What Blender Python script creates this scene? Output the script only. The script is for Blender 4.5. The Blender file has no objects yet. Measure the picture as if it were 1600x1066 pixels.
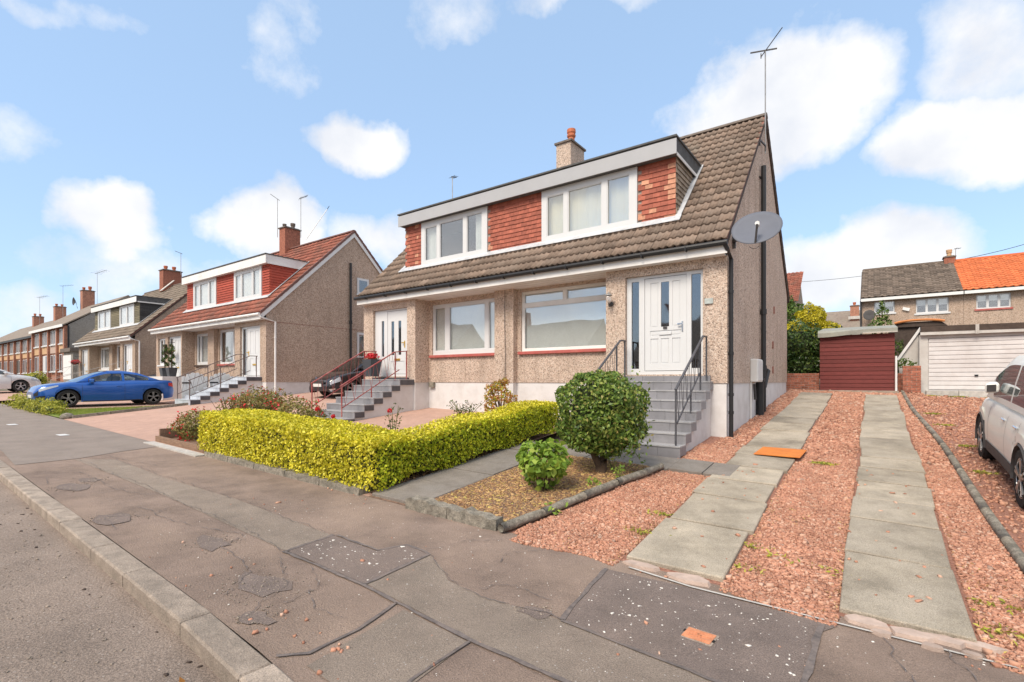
import bpy, math, random
import numpy as np
from mathutils import Vector, Matrix
random.seed(7); RNG = np.random.default_rng(7)
SC = bpy.context.scene
COL = SC.collection
pi = math.pi; R = math.radians
# ------------------------------------------------------------------ camera
F = 780.0; YAW = math.atan(565 / 780.0); EYE = 1.7
cam = bpy.data.cameras.new('camera'); camo = bpy.data.objects.new('camera', cam); COL.objects.link(camo)
cam.sensor_width = 36; cam.lens = F / 1600 * 36; cam.shift_y = 62 / 1600; cam.clip_start = .05; cam.clip_end = 3000
camo.location = (0, 0, EYE); camo.rotation_euler = (pi / 2, 0, YAW)
SC.camera = camo
# ------------------------------------------------------------------ light
SUN_AZ, SUN_EL = R(180), R(48)          # compass style: clockwise from +Y
w = bpy.data.worlds.new('World'); SC.world = w; w.use_nodes = True
NT = w.node_tree; NT.nodes.clear()
def N(nt, t, **k):
    n = nt.nodes.new(t)
    for a, v in k.items():
        if a.startswith('i_'):
            key = a[2:]; n.inputs[int(key) if key.isdigit() else key].default_value = v
        else: setattr(n, a, v)
    return n
def LK(nt, a, b): nt.links.new(a, b)
def math_n(nt, op, a, b=None, c=None, clamp=False):
    n = nt.nodes.new('ShaderNodeMath'); n.operation = op; n.use_clamp = clamp
    for i, v in enumerate((a, b, c)):
        if v is None: continue
        if isinstance(v, (int, float)): n.inputs[i].default_value = v
        else: nt.links.new(v, n.inputs[i])
    return n.outputs[0]
def ramp(nt, fac, stops, mode='LINEAR'):
    n = nt.nodes.new('ShaderNodeValToRGB'); cr = n.color_ramp; cr.interpolation = mode
    while len(cr.elements) < len(stops): cr.elements.new(.5)
    for e, (p, c) in zip(cr.elements, stops): e.position = p; e.color = (*c, 1) if len(c) == 3 else c
    if fac is not None: nt.links.new(fac, n.inputs[0])
    return n.outputs[0]
def mixc(nt, fac, a, b, mode='MIX'):
    n = nt.nodes.new('ShaderNodeMix'); n.data_type = 'RGBA'; n.blend_type = mode
    for s, v in ((n.inputs[0], fac), (n.inputs[6], a), (n.inputs[7], b)):
        if isinstance(v, (int, float)): s.default_value = v
        elif isinstance(v, tuple): s.default_value = (*v, 1) if len(v) == 3 else v
        else: nt.links.new(v, s)
    return n.outputs[2]
sky = N(NT, 'ShaderNodeTexSky', sky_type='NISHITA', sun_disc=False, sun_elevation=SUN_EL, sun_rotation=SUN_AZ, altitude=50, air_density=1.0, dust_density=1.2, ozone_density=1.6)
tc = N(NT, 'ShaderNodeTexCoord'); sep = N(NT, 'ShaderNodeSeparateXYZ'); LK(NT, tc.outputs['Generated'], sep.inputs[0])
az = math_n(NT, 'ARCTAN2', sep.outputs[0], sep.outputs[1]); el = math_n(NT, 'ARCSINE', sep.outputs[2])
wn = N(NT, 'ShaderNodeTexNoise', i_Scale=5.5, i_Detail=6.0, i_Roughness=.55); LK(NT, tc.outputs['Generated'], wn.inputs['Vector'])
wsep = N(NT, 'ShaderNodeSeparateColor'); LK(NT, wn.outputs['Color'], wsep.inputs[0])
azw = math_n(NT, 'ADD', az, math_n(NT, 'MULTIPLY', math_n(NT, 'SUBTRACT', wsep.outputs[0], .5), .22))
elw = math_n(NT, 'ADD', el, math_n(NT, 'MULTIPLY', math_n(NT, 'SUBTRACT', wsep.outputs[1], .5), .16))
def dirpx(x, y):
    a = -YAW + math.atan((x - 800) / F); e = math.atan((595 - y) / F * math.cos(math.atan((x - 800) / F))); return a, e
# cumulus of the photographed sky: (azimuth, elevation, half width, half height, density), angles in radians
CLOUDS = []
for (x, y, hw, hh, d) in ((170, 362, 108, 52, 1.25), (415, 350, 88, 60, 1.4), (560, 222, 86, 40, 1.2), (1205, 170, 172, 76, 1.5), (1500, 212, 150, 68, 1.5),
                          (1330, 415, 180, 62, 1.2), (1540, 70, 110, 75, .75), (30, 215, 75, 40, .34), (430, 55, 60, 60, .26), (710, 15, 75, 40, .42), (920, -6, 110, 26, .55),
                          (600, 380, 90, 40, .8), (90, -6, 160, 20, .35), (250, 430, 260, 36, .4), (30, 480, 100, 36, .45), (1240, 55, 120, 26, .16)):
    a, e = dirpx(x, y); c2 = math.cos(math.atan((x - 800) / F)) ** 2
    CLOUDS.append((a, e, hw / F * c2, hh / F * c2 ** .5, d))
dens = None
for (a, e, ha, he, d) in CLOUDS:
    q = math_n(NT, 'ADD', math_n(NT, 'POWER', math_n(NT, 'ABSOLUTE', math_n(NT, 'DIVIDE', math_n(NT, 'SUBTRACT', azw, a), ha)), 2), math_n(NT, 'POWER', math_n(NT, 'ABSOLUTE', math_n(NT, 'DIVIDE', math_n(NT, 'SUBTRACT', elw, e), he)), 2))
    v = math_n(NT, 'MULTIPLY', math_n(NT, 'MULTIPLY', math_n(NT, 'SUBTRACT', 1.42, q), .85), d)
    dens = v if dens is None else math_n(NT, 'MAXIMUM', dens, v)
# the same kind of broken cumulus carries on over the rest of the dome
gn = N(NT, 'ShaderNodeTexNoise', i_Scale=2.1, i_Detail=7.0, i_Roughness=.56); LK(NT, tc.outputs['Generated'], gn.inputs['Vector'])
side = math_n(NT, 'SUBTRACT', math_n(NT, 'ABSOLUTE', math_n(NT, 'ADD', az, YAW)), .88)
side = math_n(NT, 'MULTIPLY', side, 5.0, clamp=True)
high = math_n(NT, 'MULTIPLY', math_n(NT, 'SUBTRACT', el, .80), 5.0, clamp=True)
outm = math_n(NT, 'MAXIMUM', side, high)
gen = math_n(NT, 'MULTIPLY', math_n(NT, 'MULTIPLY', math_n(NT, 'SUBTRACT', gn.outputs[0], .40), 6.5, clamp=True), outm)
fn = N(NT, 'ShaderNodeTexNoise', i_Scale=13.0, i_Detail=9.0, i_Roughness=.62); LK(NT, tc.outputs['Generated'], fn.inputs['Vector'])
dens = math_n(NT, 'ADD', dens, math_n(NT, 'MULTIPLY', math_n(NT, 'SUBTRACT', fn.outputs[0], .5), 1.5))
dens = math_n(NT, 'MAXIMUM', math_n(NT, 'SMOOTH_MIN', math_n(NT, 'MAXIMUM', dens, 0.0), 1.0, .45), gen)
dens = math_n(NT, 'MULTIPLY', math_n(NT, 'SUBTRACT', dens, .10), 1.22, clamp=True)
dens = math_n(NT, 'MULTIPLY', dens, .96)
CLOUD_V = 5.5
shade = N(NT, 'ShaderNodeTexNoise', i_Scale=7.0, i_Detail=6.0); LK(NT, tc.outputs['Generated'], shade.inputs['Vector'])
ccol = ramp(NT, shade.outputs[0], [(.3, (.74 * CLOUD_V, .77 * CLOUD_V, .84 * CLOUD_V)), (.58, (CLOUD_V, .99 * CLOUD_V, .98 * CLOUD_V))])
pale = mixc(NT, .5, sky.outputs[0], (3.1, 4.45, 6.25))
LK(NT, mixc(NT, dens, pale, ccol), (bg := N(NT, 'ShaderNodeBackground', i_Strength=.10)).inputs[0])
LK(NT, bg.outputs[0], N(NT, 'ShaderNodeOutputWorld').inputs[0])
sl = bpy.data.lights.new('sun', 'SUN'); sl.energy = 2.0; sl.angle = R(24); sl.color = (1, .89, .75)
so = bpy.data.objects.new('sun', sl); COL.objects.link(so)
sd = Vector((math.sin(SUN_AZ) * math.cos(SUN_EL), math.cos(SUN_AZ) * math.cos(SUN_EL), math.sin(SUN_EL)))
so.rotation_euler = sd.to_track_quat('Z', 'Y').to_euler(); so.location = (-20, -30, 40)
SC.view_settings.view_transform = 'Standard'; SC.view_settings.look = 'None'; SC.view_settings.exposure = 1.0; SC.view_settings.gamma = 1
SC.view_settings.use_curve_mapping = False
SC.cycles.use_denoising = True; SC.cycles.max_bounces = 8; SC.cycles.transparent_max_bounces = 16
# ------------------------------------------------------------------ materials
def newmat(name):
    m = bpy.data.materials.new(name); m.use_nodes = True; nt = m.node_tree
    b = nt.nodes['Principled BSDF']; return m, nt, b
def pos(nt): return N(nt, 'ShaderNodeNewGeometry').outputs['Position']
def M(name, col, rough=.7, var=.15, scale=3., bump=0., bscale=40., metal=0., stain=None, stain_amt=.0, stain_scale=1.2, rnd=0., isl=0., spec=.4, coat=0., stretch=None, speck=None, grain=None):
    m, nt, b = newmat(name); p = pos(nt)
    if stretch:
        mp = N(nt, 'ShaderNodeMapping'); mp.inputs['Scale'].default_value = stretch; LK(nt, p, mp.inputs[0]); p = mp.outputs[0]
    n1 = N(nt, 'ShaderNodeTexNoise', i_Scale=scale, i_Detail=8., i_Roughness=.65); LK(nt, p, n1.inputs['Vector'])
    lo = tuple(c * (1 - var) for c in col); hi = tuple(min(1, c * (1 + var)) for c in col)
    c = ramp(nt, n1.outputs[0], [(.3, lo), (.7, hi)])
    if rnd:
        oi = N(nt, 'ShaderNodeObjectInfo'); f = math_n(nt, 'ADD', math_n(nt, 'MULTIPLY', oi.outputs['Random'], 2 * rnd), 1 - rnd)
        hs = N(nt, 'ShaderNodeHueSaturation'); LK(nt, f, hs.inputs['Value']); LK(nt, c, hs.inputs['Color']); c = hs.outputs[0]
    if isl:
        g = N(nt, 'ShaderNodeNewGeometry'); f = math_n(nt, 'ADD', math_n(nt, 'MULTIPLY', g.outputs['Random Per Island'], 2 * isl), 1 - isl)
        hs = N(nt, 'ShaderNodeHueSaturation'); LK(nt, f, hs.inputs['Value']); LK(nt, c, hs.inputs['Color']); c = hs.outputs[0]
    if stain:
        n2 = N(nt, 'ShaderNodeTexNoise', i_Scale=stain_scale, i_Detail=6., i_Roughness=.6); LK(nt, pos(nt), n2.inputs['Vector'])
        c = mixc(nt, math_n(nt, 'MULTIPLY', ramp(nt, n2.outputs[0], [(.45, (0, 0, 0)), (.68, (1, 1, 1))]), stain_amt), c, stain)
    if grain:
        n4 = N(nt, 'ShaderNodeTexNoise', i_Scale=grain[0], i_Detail=3., i_Roughness=.8); LK(nt, p, n4.inputs['Vector'])
        g_ = ramp(nt, n4.outputs[0], [(.34, (1 - grain[1],) * 3), (.66, (1 + grain[1],) * 3)]); c = mixc(nt, 1., c, g_, 'MULTIPLY')
    if speck:
        sc_, thr, rare, scol = speck
        v = N(nt, 'ShaderNodeTexVoronoi', i_Scale=sc_); LK(nt, pos(nt), v.inputs['Vector'])
        s1 = math_n(nt, 'LESS_THAN', v.outputs['Distance'], thr); cs = N(nt, 'ShaderNodeSeparateColor'); LK(nt, v.outputs['Color'], cs.inputs[0])
        c = mixc(nt, math_n(nt, 'MULTIPLY', s1, math_n(nt, 'GREATER_THAN', cs.outputs[0], rare)), c, scol)
    LK(nt, c, b.inputs['Base Color'])
    b.inputs['Roughness'].default_value = rough; b.inputs['Metallic'].default_value = metal; b.inputs['Specular IOR Level'].default_value = spec
    if coat: b.inputs['Coat Weight'].default_value = coat; b.inputs['Coat Roughness'].default_value = .04
    if bump:
        nb = N(nt, 'ShaderNodeTexNoise', i_Scale=bscale, i_Detail=6., i_Roughness=.7); LK(nt, p, nb.inputs['Vector'])
        bp = N(nt, 'ShaderNodeBump', i_Strength=min(1, bump), i_Distance=.01 * max(1, bump)); LK(nt, nb.outputs[0], bp.inputs['Height']); LK(nt, bp.outputs[0], b.inputs['Normal'])
    return m
def roughcast(name, cols, stain, amt=.35):
    m, nt, b = newmat(name); p = pos(nt)
    v = N(nt, 'ShaderNodeTexVoronoi', i_Scale=50.); LK(nt, p, v.inputs['Vector'])
    cs = N(nt, 'ShaderNodeSeparateColor'); LK(nt, v.outputs['Color'], cs.inputs[0])
    k = len(cols); c = ramp(nt, cs.outputs[0], [(i / k, x) for i, x in enumerate(cols)], 'CONSTANT')
    n2 = N(nt, 'ShaderNodeTexNoise', i_Scale=.9, i_Detail=7., i_Roughness=.62); LK(nt, p, n2.inputs['Vector'])
    c = mixc(nt, math_n(nt, 'MULTIPLY', ramp(nt, n2.outputs[0], [(.45, (0, 0, 0)), (.75, (1, 1, 1))]), amt), c, stain)
    mp = N(nt, 'ShaderNodeMapping'); mp.inputs['Scale'].default_value = (3.2, 3.2, .22); LK(nt, p, mp.inputs[0])
    n3 = N(nt, 'ShaderNodeTexNoise', i_Scale=1.2, i_Detail=6.); LK(nt, mp.outputs[0], n3.inputs['Vector'])
    c = mixc(nt, math_n(nt, 'MULTIPLY', ramp(nt, n3.outputs[0], [(.52, (0, 0, 0)), (.72, (1, 1, 1))]), amt * .7), c, tuple(x * .6 for x in stain))
    LK(nt, c, b.inputs['Base Color']); b.inputs['Roughness'].default_value = .9; b.inputs['Specular IOR Level'].default_value = .2
    bp = N(nt, 'ShaderNodeBump', i_Strength=.9, i_Distance=.012, invert=True); LK(nt, v.outputs['Distance'], bp.inputs['Height']); LK(nt, bp.outputs[0], b.inputs['Normal'])
    return m
def glass(name, tint=(.75, .8, .8), boost=1.5, base=.10, rough=.01, wob=0.):
    m, nt, b = newmat(name); nt.nodes.remove(b); out = nt.nodes['Material Output']
    t = N(nt, 'ShaderNodeBsdfTransparent', i_Color=(*tint, 1)); g = N(nt, 'ShaderNodeBsdfGlossy', i_Roughness=rough, i_Color=(.95, .97, 1, 1))
    fr = N(nt, 'ShaderNodeLayerWeight', i_Blend=.5); mx = N(nt, 'ShaderNodeMixShader')
    LK(nt, math_n(nt, 'ADD', math_n(nt, 'MULTIPLY', math_n(nt, 'POWER', fr.outputs['Facing'], 4.), boost), base, clamp=True), mx.inputs[0]); LK(nt, t.outputs[0], mx.inputs[1]); LK(nt, g.outputs[0], mx.inputs[2])
    if wob:
        nz = N(nt, 'ShaderNodeTexNoise', i_Scale=1.1, i_Detail=1.); LK(nt, pos(nt), nz.inputs['Vector'])
        bp = N(nt, 'ShaderNodeBump', i_Strength=wob, i_Distance=.02); LK(nt, nz.outputs[0], bp.inputs['Height']); LK(nt, bp.outputs[0], g.inputs['Normal']); 
    LK(nt, mx.outputs[0], out.inputs[0]); return m
def leafmat(name, stops, trans=.3, rough=.5):
    m, nt, b = newmat(name); out = nt.nodes['Material Output']
    g = N(nt, 'ShaderNodeNewGeometry'); c = ramp(nt, g.outputs['Random Per Island'], stops)
    n = N(nt, 'ShaderNodeTexNoise', i_Scale=2.5, i_Detail=3.); LK(nt, g.outputs['Position'], n.inputs['Vector'])
    hs = N(nt, 'ShaderNodeHueSaturation'); LK(nt, c, hs.inputs['Color']); LK(nt, math_n(nt, 'ADD', math_n(nt, 'MULTIPLY', n.outputs[0], .7), .65), hs.inputs['Value'])
    LK(nt, hs.outputs[0], b.inputs['Base Color']); b.inputs['Roughness'].default_value = rough; b.inputs['Specular IOR Level'].default_value = .35
    tr = N(nt, 'ShaderNodeBsdfTranslucent'); LK(nt, hs.outputs[0], tr.inputs[0]); mx = N(nt, 'ShaderNodeMixShader', i_0=trans)
    LK(nt, b.outputs[0], mx.inputs[1]); LK(nt, tr.outputs[0], mx.inputs[2]); LK(nt, mx.outputs[0], out.inputs[0]); return m
PEB = [(.66, .53, .43), (.54, .41, .325), (.59, .455, .365), (.42, .33, .27), (.63, .49, .40), (.50, .375, .30), (.27, .205, .165), (.70, .59, .50)]
MT = dict(
    cast=roughcast('roughcast_pink', PEB, (.37, .28, .22), .5),
    cast_b=roughcast('roughcast_tan', [(c[0] * .86, c[1] * .83, c[2] * .80) for c in PEB], (.28, .21, .155), .3),
    cast_c=roughcast('roughcast_buff', [(c[0] * .74, c[1] * .72, c[2] * .68) for c in PEB], (.24, .19, .14), .4),
    cast_d=roughcast('roughcast_grey', [(c[1] * .78, c[1] * .71, c[1] * .63) for c in PEB], (.24, .21, .17), .4),
    render=M('white_render', (.66, .64, .63), .85, .06, 3, .4, 60, stain=(.42, .38, .34), stain_amt=.35, stain_scale=2.2),
    upvc=M('white_upvc', (.64, .645, .65), .35, .02, 2), fascia=M('fascia_white', (.78, .77, .75), .45, .05, 4, stain=(.5, .47, .42), stain_amt=.3),
    grey_fascia=M('fascia_grey', (.40, .405, .42), .5, .05, 2, stain=(.4, .4, .4), stain_amt=.35), felt=M('roof_felt', (.10, .10, .10), .9, .25, 6, .5, 80),
    black=M('black_plastic', (.018, .018, .02), .45, .2, 6), iron=M('grey_iron', (.075, .075, .085), .5, .3, 9, .2, 60),
    red_iron=M('red_iron', (.33, .06, .055), .45, .35, 8, stain=(.55, .34, .3), stain_amt=.5, stain_scale=6), rust_iron=M('rusty_iron', (.16, .12, .11), .6, .4, 8),
    sill=M('red_sill', (.42, .10, .085), .5, .15, 6, stain=(.5, .25, .2), stain_amt=.3, stain_scale=5), lead=M('lead_flashing', (.47, .48, .50), .55, .25, 7, .3, 20, stain=(.66, .66, .65), stain_amt=.6, stain_scale=4),
    tile=M('brown_roof_tile', (.215, .155, .118), .85, .28, 5, .6, 70, rnd=.28, stain=(.26, .205, .165), stain_amt=.6, stain_scale=2.4),
    tile_j=M('brown_roof_tile_joined', (.215, .155, .118), .85, .28, 5, .6, 70, isl=.2, stain=(.25, .21, .17), stain_amt=.7, stain_scale=2.4),
    tile_red=M('red_roof_tile', (.29, .095, .062), .8, .3, 5, .4, 60, isl=.25, stain=(.12, .08, .06), stain_amt=.6, stain_scale=1.4),
    tile_c=M('grey_brown_roof_tile', (.22, .175, .14), .85, .25, 4, .4, 60, isl=.2, stain=(.25, .22, .17), stain_amt=.5, stain_scale=1.2),
    tile_h=M('brown_pan_tile', (.16, .125, .10), .85, .2, 4, isl=.3), tile_o=M('orange_pan_tile', (.60, .165, .06), .8, .12, 4, isl=.15),
    hung=M('red_hung_tile', (.36, .105, .066), .75, .2, 12, .4, 60, rnd=.2), hung_p=M('pale_hung_tile', (.56, .27, .17), .8, .28, 14, .4, 60, rnd=.2), hung_g=M('weathered_hung_tile', (.30, .235, .175), .85, .3, 14, .4, 60, rnd=.25),
    hung_b=M('red_cladding', (.40, .075, .045), .7, .15, 6, isl=.15), hung_c=M('olive_cladding', (.20, .175, .115), .8, .25, 10, isl=.2), hung_d=M('dark_slate_cladding', (.045, .042, .04), .7, .4, 14, isl=.4),
    brick=M('red_brick', (.36, .135, .085), .85, .3, 12, .5, 60, grain=(14., .25), rnd=.28, isl=.0), mortar=M('mortar', (.36, .30, .26), .9, .2, 12), pot=M('terracotta', (.50, .155, .075), .75, .18, 8),
    coping=M('coping', (.16, .13, .11), .85, .3, 8), verge=M('verge_brown', (.24, .10, .075), .7, .25, 8), verge_b=M('dry_verge_brown', (.16, .075, .06), .6, .2, 6),
    glass=glass('window_glass', (.95, .96, .96), .8, .20, .012, .2), glass2=glass('door_glass', (.6, .63, .65), .8, .15, .03, .5), cglass=glass('car_glass', (.42, .46, .46), .9, .07),
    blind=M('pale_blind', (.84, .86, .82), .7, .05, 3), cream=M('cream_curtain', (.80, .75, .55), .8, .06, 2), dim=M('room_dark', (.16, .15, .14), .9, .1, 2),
    step=M('grey_step_tile', (.235, .23, .245), .5, .12, 5, .15, 50, rnd=.1), tread=M('pale_step_tile', (.35, .345, .35), .5, .1, 5, .15, 50, rnd=.07), dstep=M('charcoal_step_tile', (.075, .075, .085), .4, .25, 6, rnd=.12),
    bstep=M('blue_grey_step', (.48, .51, .56), .6, .15, 6, rnd=.08),
    gold=M('brass', (.75, .47, .10), .35, .1, 5, metal=.8), chrome=M('chrome', (.75, .76, .78), .15, .05, 5, metal=1.), grey_pl=M('grey_plate', (.42, .46, .44), .6, .25, 20), box=M('meter_box_white', (.70, .70, .68), .45, .04, 4),
    dish=M('dish_grey', (.135, .145, .175), .7, .08, 3, stain=(.115, .125, .155), stain_amt=.4), alu=M('aluminium', (.35, .34, .33), .45, .2, 8, metal=.6), dark=M('dark_metal', (.05, .045, .045), .5, .3, 8),
    asphalt=M('pavement_asphalt', (.285, .21, .168), .93, .3, 1.7, 2.4, 70, stain=(.41, .30, .23), stain_amt=.6, stain_scale=.9, speck=(62., .2, .965, (.52, .44, .39)), grain=(130., .34)),
    asph_g=M('trench_asphalt', (.295, .238, .192), .93, .24, 2, 1.8, 110, stain=(.34, .265, .215), stain_amt=.5, grain=(120., .36), speck=(48., .24, .93, (.5, .45, .41))),
    asph_d=M('dark_asphalt', (.215, .168, .146), .9, .2, 3, 1.6, 110, stain=(.28, .215, .18), stain_amt=.6, grain=(110., .36)), asph_f=M('smooth_dark_asphalt', (.255, .21, .18), .9, .15, 2, 1.2, 90, stain=(.28, .235, .2), stain_amt=.5, grain=(90., .25)), tar=M('tar_seal', (.155, .13, .12), .75, .35, 20, .8, 120, stain=(.24, .19, .165), stain_amt=.7, stain_scale=5),
    chip=M('white_chip', (.74, .70, .64), .8, .1, 30), road=M('road_asphalt', (.295, .232, .19), .93, .22, 1.3, 2.2, 75, stain=(.37, .285, .23), stain_amt=.5, stain_scale=.7, speck=(40., .28, .86, (.44, .37, .32)), grain=(75., .42)),
    kerb=M('kerb_stone', (.36, .295, .24), .9, .25, 7, 1.4, 60, grain=(110., .3), rnd=.14, stain=(.2, .17, .14), stain_amt=.55, stain_scale=5), slab=M('concrete_slab', (.36, .31, .24), .9, .3, 3, 1.3, 90, rnd=.2, stain=(.47, .41, .33), stain_amt=.75, stain_scale=1.7, grain=(120., .34), speck=(75., .25, .9, (.42, .39, .34))),
    dslab=M('dark_slab', (.225, .198, .172), .9, .2, 4, 1.0, 80, grain=(120., .28), rnd=.12, stain=(.23, .215, .2), stain_amt=.5, stain_scale=2), edging=M('edging_concrete', (.27, .24, .195), .95, .45, 16, 2, 50, grain=(70., .3), rnd=.12, stain=(.10, .095, .075), stain_amt=.6, stain_scale=7),
    pale=M('pale_concrete', (.52, .49, .45), .9, .2, 8, 1, 60, rnd=.1), broken=M('broken_mortar', (.47, .36, .30), .92, .2, 8, 1, 60, rnd=.12),
    gbase=M('gravel_bed', (.34, .165, .115), .95, .5, 34, 2, 60), pinkdrive=M('pink_chip_drive', (.50, .32, .25), .93, .12, 4, 1.4, 90, stain=(.40, .26, .21), stain_amt=.5, stain_scale=1.1, speck=(70., .25, .85, (.58, .42, .36))),
    soil=M('bed_soil', (.20, .125, .085), .95, .4, 14, 2, 40), lawn_base=M('turf', (.16, .2, .04), .95, .3, 6, 1, 50), earth=M('rough_ground', (.16, .13, .09), .95, .3, .6, 1, 20),
    orange=M('rusty_orange_sheet', (.62, .20, .035), .7, .14, 6, .3, 30, stain=(.50, .13, .03), stain_amt=.5, stain_scale=5), cover=M('rusty_cover', (.58, .235, .12), .85, .25, 18, .6, 60), hole=M('dark_hole', (.01, .01, .01), .9, .1, 5),
    shed=M('red_shed_paint', (.15, .032, .028), .75, .22, 6, .5, 50, rnd=.14, stretch=(1, 1, 5)), shed_felt=M('grey_green_felt', (.28, .28, .25), .9, .2, 5, .6, 60, stain=(.36, .37, .30), stain_amt=.5), garage=M('garage_white', (.66, .64, .63), .6, .06, 2, stain=(.40, .35, .32), stain_amt=.4, stain_scale=1.5),
    gar_frame=M('garage_concrete', (.55, .53, .50), .85, .12, 4, .5, 50, stain=(.36, .32, .28), stain_amt=.4), wood=M('dark_wood', (.07, .05, .04), .85, .3, 10), timber=M('timber_edging', (.24, .15, .10), .85, .3, 8, stretch=(1, 6, 6)),
    bark=M('bark', (.115, .075, .05), .95, .35, 22, 2, 60), twig=M('hedge_twigs', (.075, .075, .022), .95, .4, 14), gtwig=M('green_twigs', (.03, .04, .014), .95, .4, 14), stem=M('green_stem', (.12, .13, .04), .8, .3, 14),
    planter=M('grey_planter', (.055, .06, .07), .5, .2, 5), flower=leafmat('red_flower', [(0, (.60, .02, .02)), (.6, (.70, .04, .05)), (1, (.55, .02, .08))], .2), 
    lf_gold=leafmat('golden_privet_leaf', [(0, (.34, .35, .02)), (.25, (.58, .54, .03)), (.65, (.78, .69, .045)), (1, (.88, .80, .13))], .3), lf_goldg=leafmat('shaded_green_privet_leaf', [(0, (.23, .31, .014)), (.4, (.43, .50, .022)), (.8, (.64, .65, .035)), (1, (.76, .71, .06))], .3),
    lf_dark=leafmat('dark_privet_leaf', [(0, (.05, .10, .02)), (.35, (.12, .20, .035)), (.7, (.21, .30, .055)), (.92, (.33, .38, .09)), (1, (.38, .31, .11))], .25, .4), lf_lime=leafmat('lime_leaf', [(0, (.14, .24, .03)), (.5, (.24, .38, .05)), (1, (.40, .48, .08))], .35),
    lf_fuch=leafmat('fuchsia_leaf', [(0, (.13, .16, .04)), (.5, (.26, .24, .07)), (.8, (.36, .24, .09)), (1, (.34, .28, .08))], .25), lf_rose=leafmat('rose_leaf', [(0, (.05, .08, .03)), (.6, (.12, .16, .05)), (1, (.2, .2, .07))], .25),
    lf_multi=leafmat('coppery_leaf', [(0, (.22, .26, .03)), (.35, (.48, .46, .04)), (.6, (.55, .26, .06)), (1, (.46, .16, .07))], .3), lf_low=leafmat('yellow_shrub_leaf', [(0, (.16, .2, .03)), (.5, (.42, .42, .05)), (1, (.6, .56, .12))], .3),
    lf_laurel=leafmat('laurel_leaf', [(0, (.02, .05, .012)), (.5, (.06, .115, .025)), (1, (.15, .20, .045))], .2, .35), lf_tree=leafmat('tree_leaf', [(0, (.05, .10, .02)), (.5, (.12, .20, .04)), (1, (.24, .30, .08))], .35), lf_yel=leafmat('yellow_conifer_leaf', [(0, (.30, .27, .015)), (.5, (.55, .48, .02)), (1, (.66, .56, .05))], .3),
    lf_far=leafmat('far_tree_leaf', [(0, (.06, .09, .02)), (.5, (.12, .17, .04)), (1, (.2, .22, .07))], .3), grass=leafmat('grass_blade', [(0, (.12, .18, .02)), (.6, (.24, .30, .035)), (1, (.36, .38, .07))], .3), straw=leafmat('dry_straw', [(0, (.26, .13, .065)), (.5, (.50, .30, .15)), (.85, (.60, .40, .18)), (1, (.58, .48, .12))], .1, .8),
    stone=leafmat('pink_gravel_stone', [(0, (.30, .14, .09)), (.25, (.42, .205, .135)), (.6, (.50, .25, .165)), (.85, (.55, .305, .205)), (.97, (.59, .39, .29)), (1, (.33, .22, .17))], 0., .85),
    blue=M('blue_car_paint', (.012, .105, .42), .28, .04, 1, metal=.45, coat=1), bpaint=M('black_car_paint', (.012, .009, .011), .22, .1, 1, coat=1), wpaint=M('white_car_paint', (.82, .81, .76), .38, .02, 1, coat=.25), spaint=M('silver_car_paint', (.62, .62, .62), .3, .02, 1, metal=.2, coat=.8),
    tyre=M('tyre', (.022, .022, .022), .85, .2, 30, .4, 80), rim=M('alloy', (.42, .42, .43), .3, .1, 6, metal=.8), drim=M('dark_alloy', (.24, .24, .24), .35, .1, 6, metal=.6), lampw=M('headlight_lens', (.40, .43, .48), .12, .15, 20, coat=1), lampr=M('tail_lens', (.55, .02, .02), .2, .15, 20, coat=1), clad=M('grey_cladding', (.085, .08, .08), .7, .15, 6), plate=M('number_plate', (.68, .68, .66), .5, .04, 30), plate_y=M('yellow_plate', (.7, .52, .06), .5, .04, 30),
    dbrick=M('terrace_brick', (.38, .18, .12), .85, .25, 6, grain=(9., .25)), buff=M('buff_panel', (.54, .345, .20), .85, .12, 4), pinkp=M('pink_panel', (.48, .36, .30), .85, .1, 4), white=M('white_paint', (.74, .74, .73), .6, .05, 3), peb_o=M('orange_edge', (.55, .2, .06), .7, .2, 6),
)
# ------------------------------------------------------------------ helpers
ORG = {}
def link(o): COL.objects.link(o); return o
def tag(o, label=None, cat=None, group=None, kind=None):
    for k, v in (('label', label), ('category', cat), ('group', group), ('kind', kind)):
        if v: o[k] = v
    return o
def thing(name, label, cat, loc=(0, 0, 0), group=None):
    o = link(bpy.data.objects.new(name, None)); o.location = loc; o.empty_display_size = .2; ORG[o.name] = Vector(loc)
    return tag(o, label, cat, group)
def setp(o, parent): o.parent = parent; return o
def fast(name, V, Fq, mat, smooth=False):
    me = bpy.data.meshes.new(name); V = np.asarray(V, np.float32); Fq = np.asarray(Fq, np.int32); n, k = Fq.shape
    me.vertices.add(len(V)); me.vertices.foreach_set('co', V.ravel()); me.loops.add(n * k); me.loops.foreach_set('vertex_index', Fq.ravel())
    me.polygons.add(n); me.polygons.foreach_set('loop_start', np.arange(0, n * k, k, dtype=np.int32)); me.polygons.foreach_set('loop_total', np.full(n, k, np.int32))
    if smooth: me.polygons.foreach_set('use_smooth', np.ones(n, bool))
    me.update(calc_edges=True); me.materials.append(mat); return me
def place(name, me, parent, kind=None, org=None):
    o = link(bpy.data.objects.new(name, me))
    if parent is not None: o.parent = parent; ORG[o.name] = ORG[parent.name]
    else: ORG[o.name] = Vector(org or (0, 0, 0)); o.location = ORG[o.name]
    if kind: o['kind'] = kind
    return o
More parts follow.
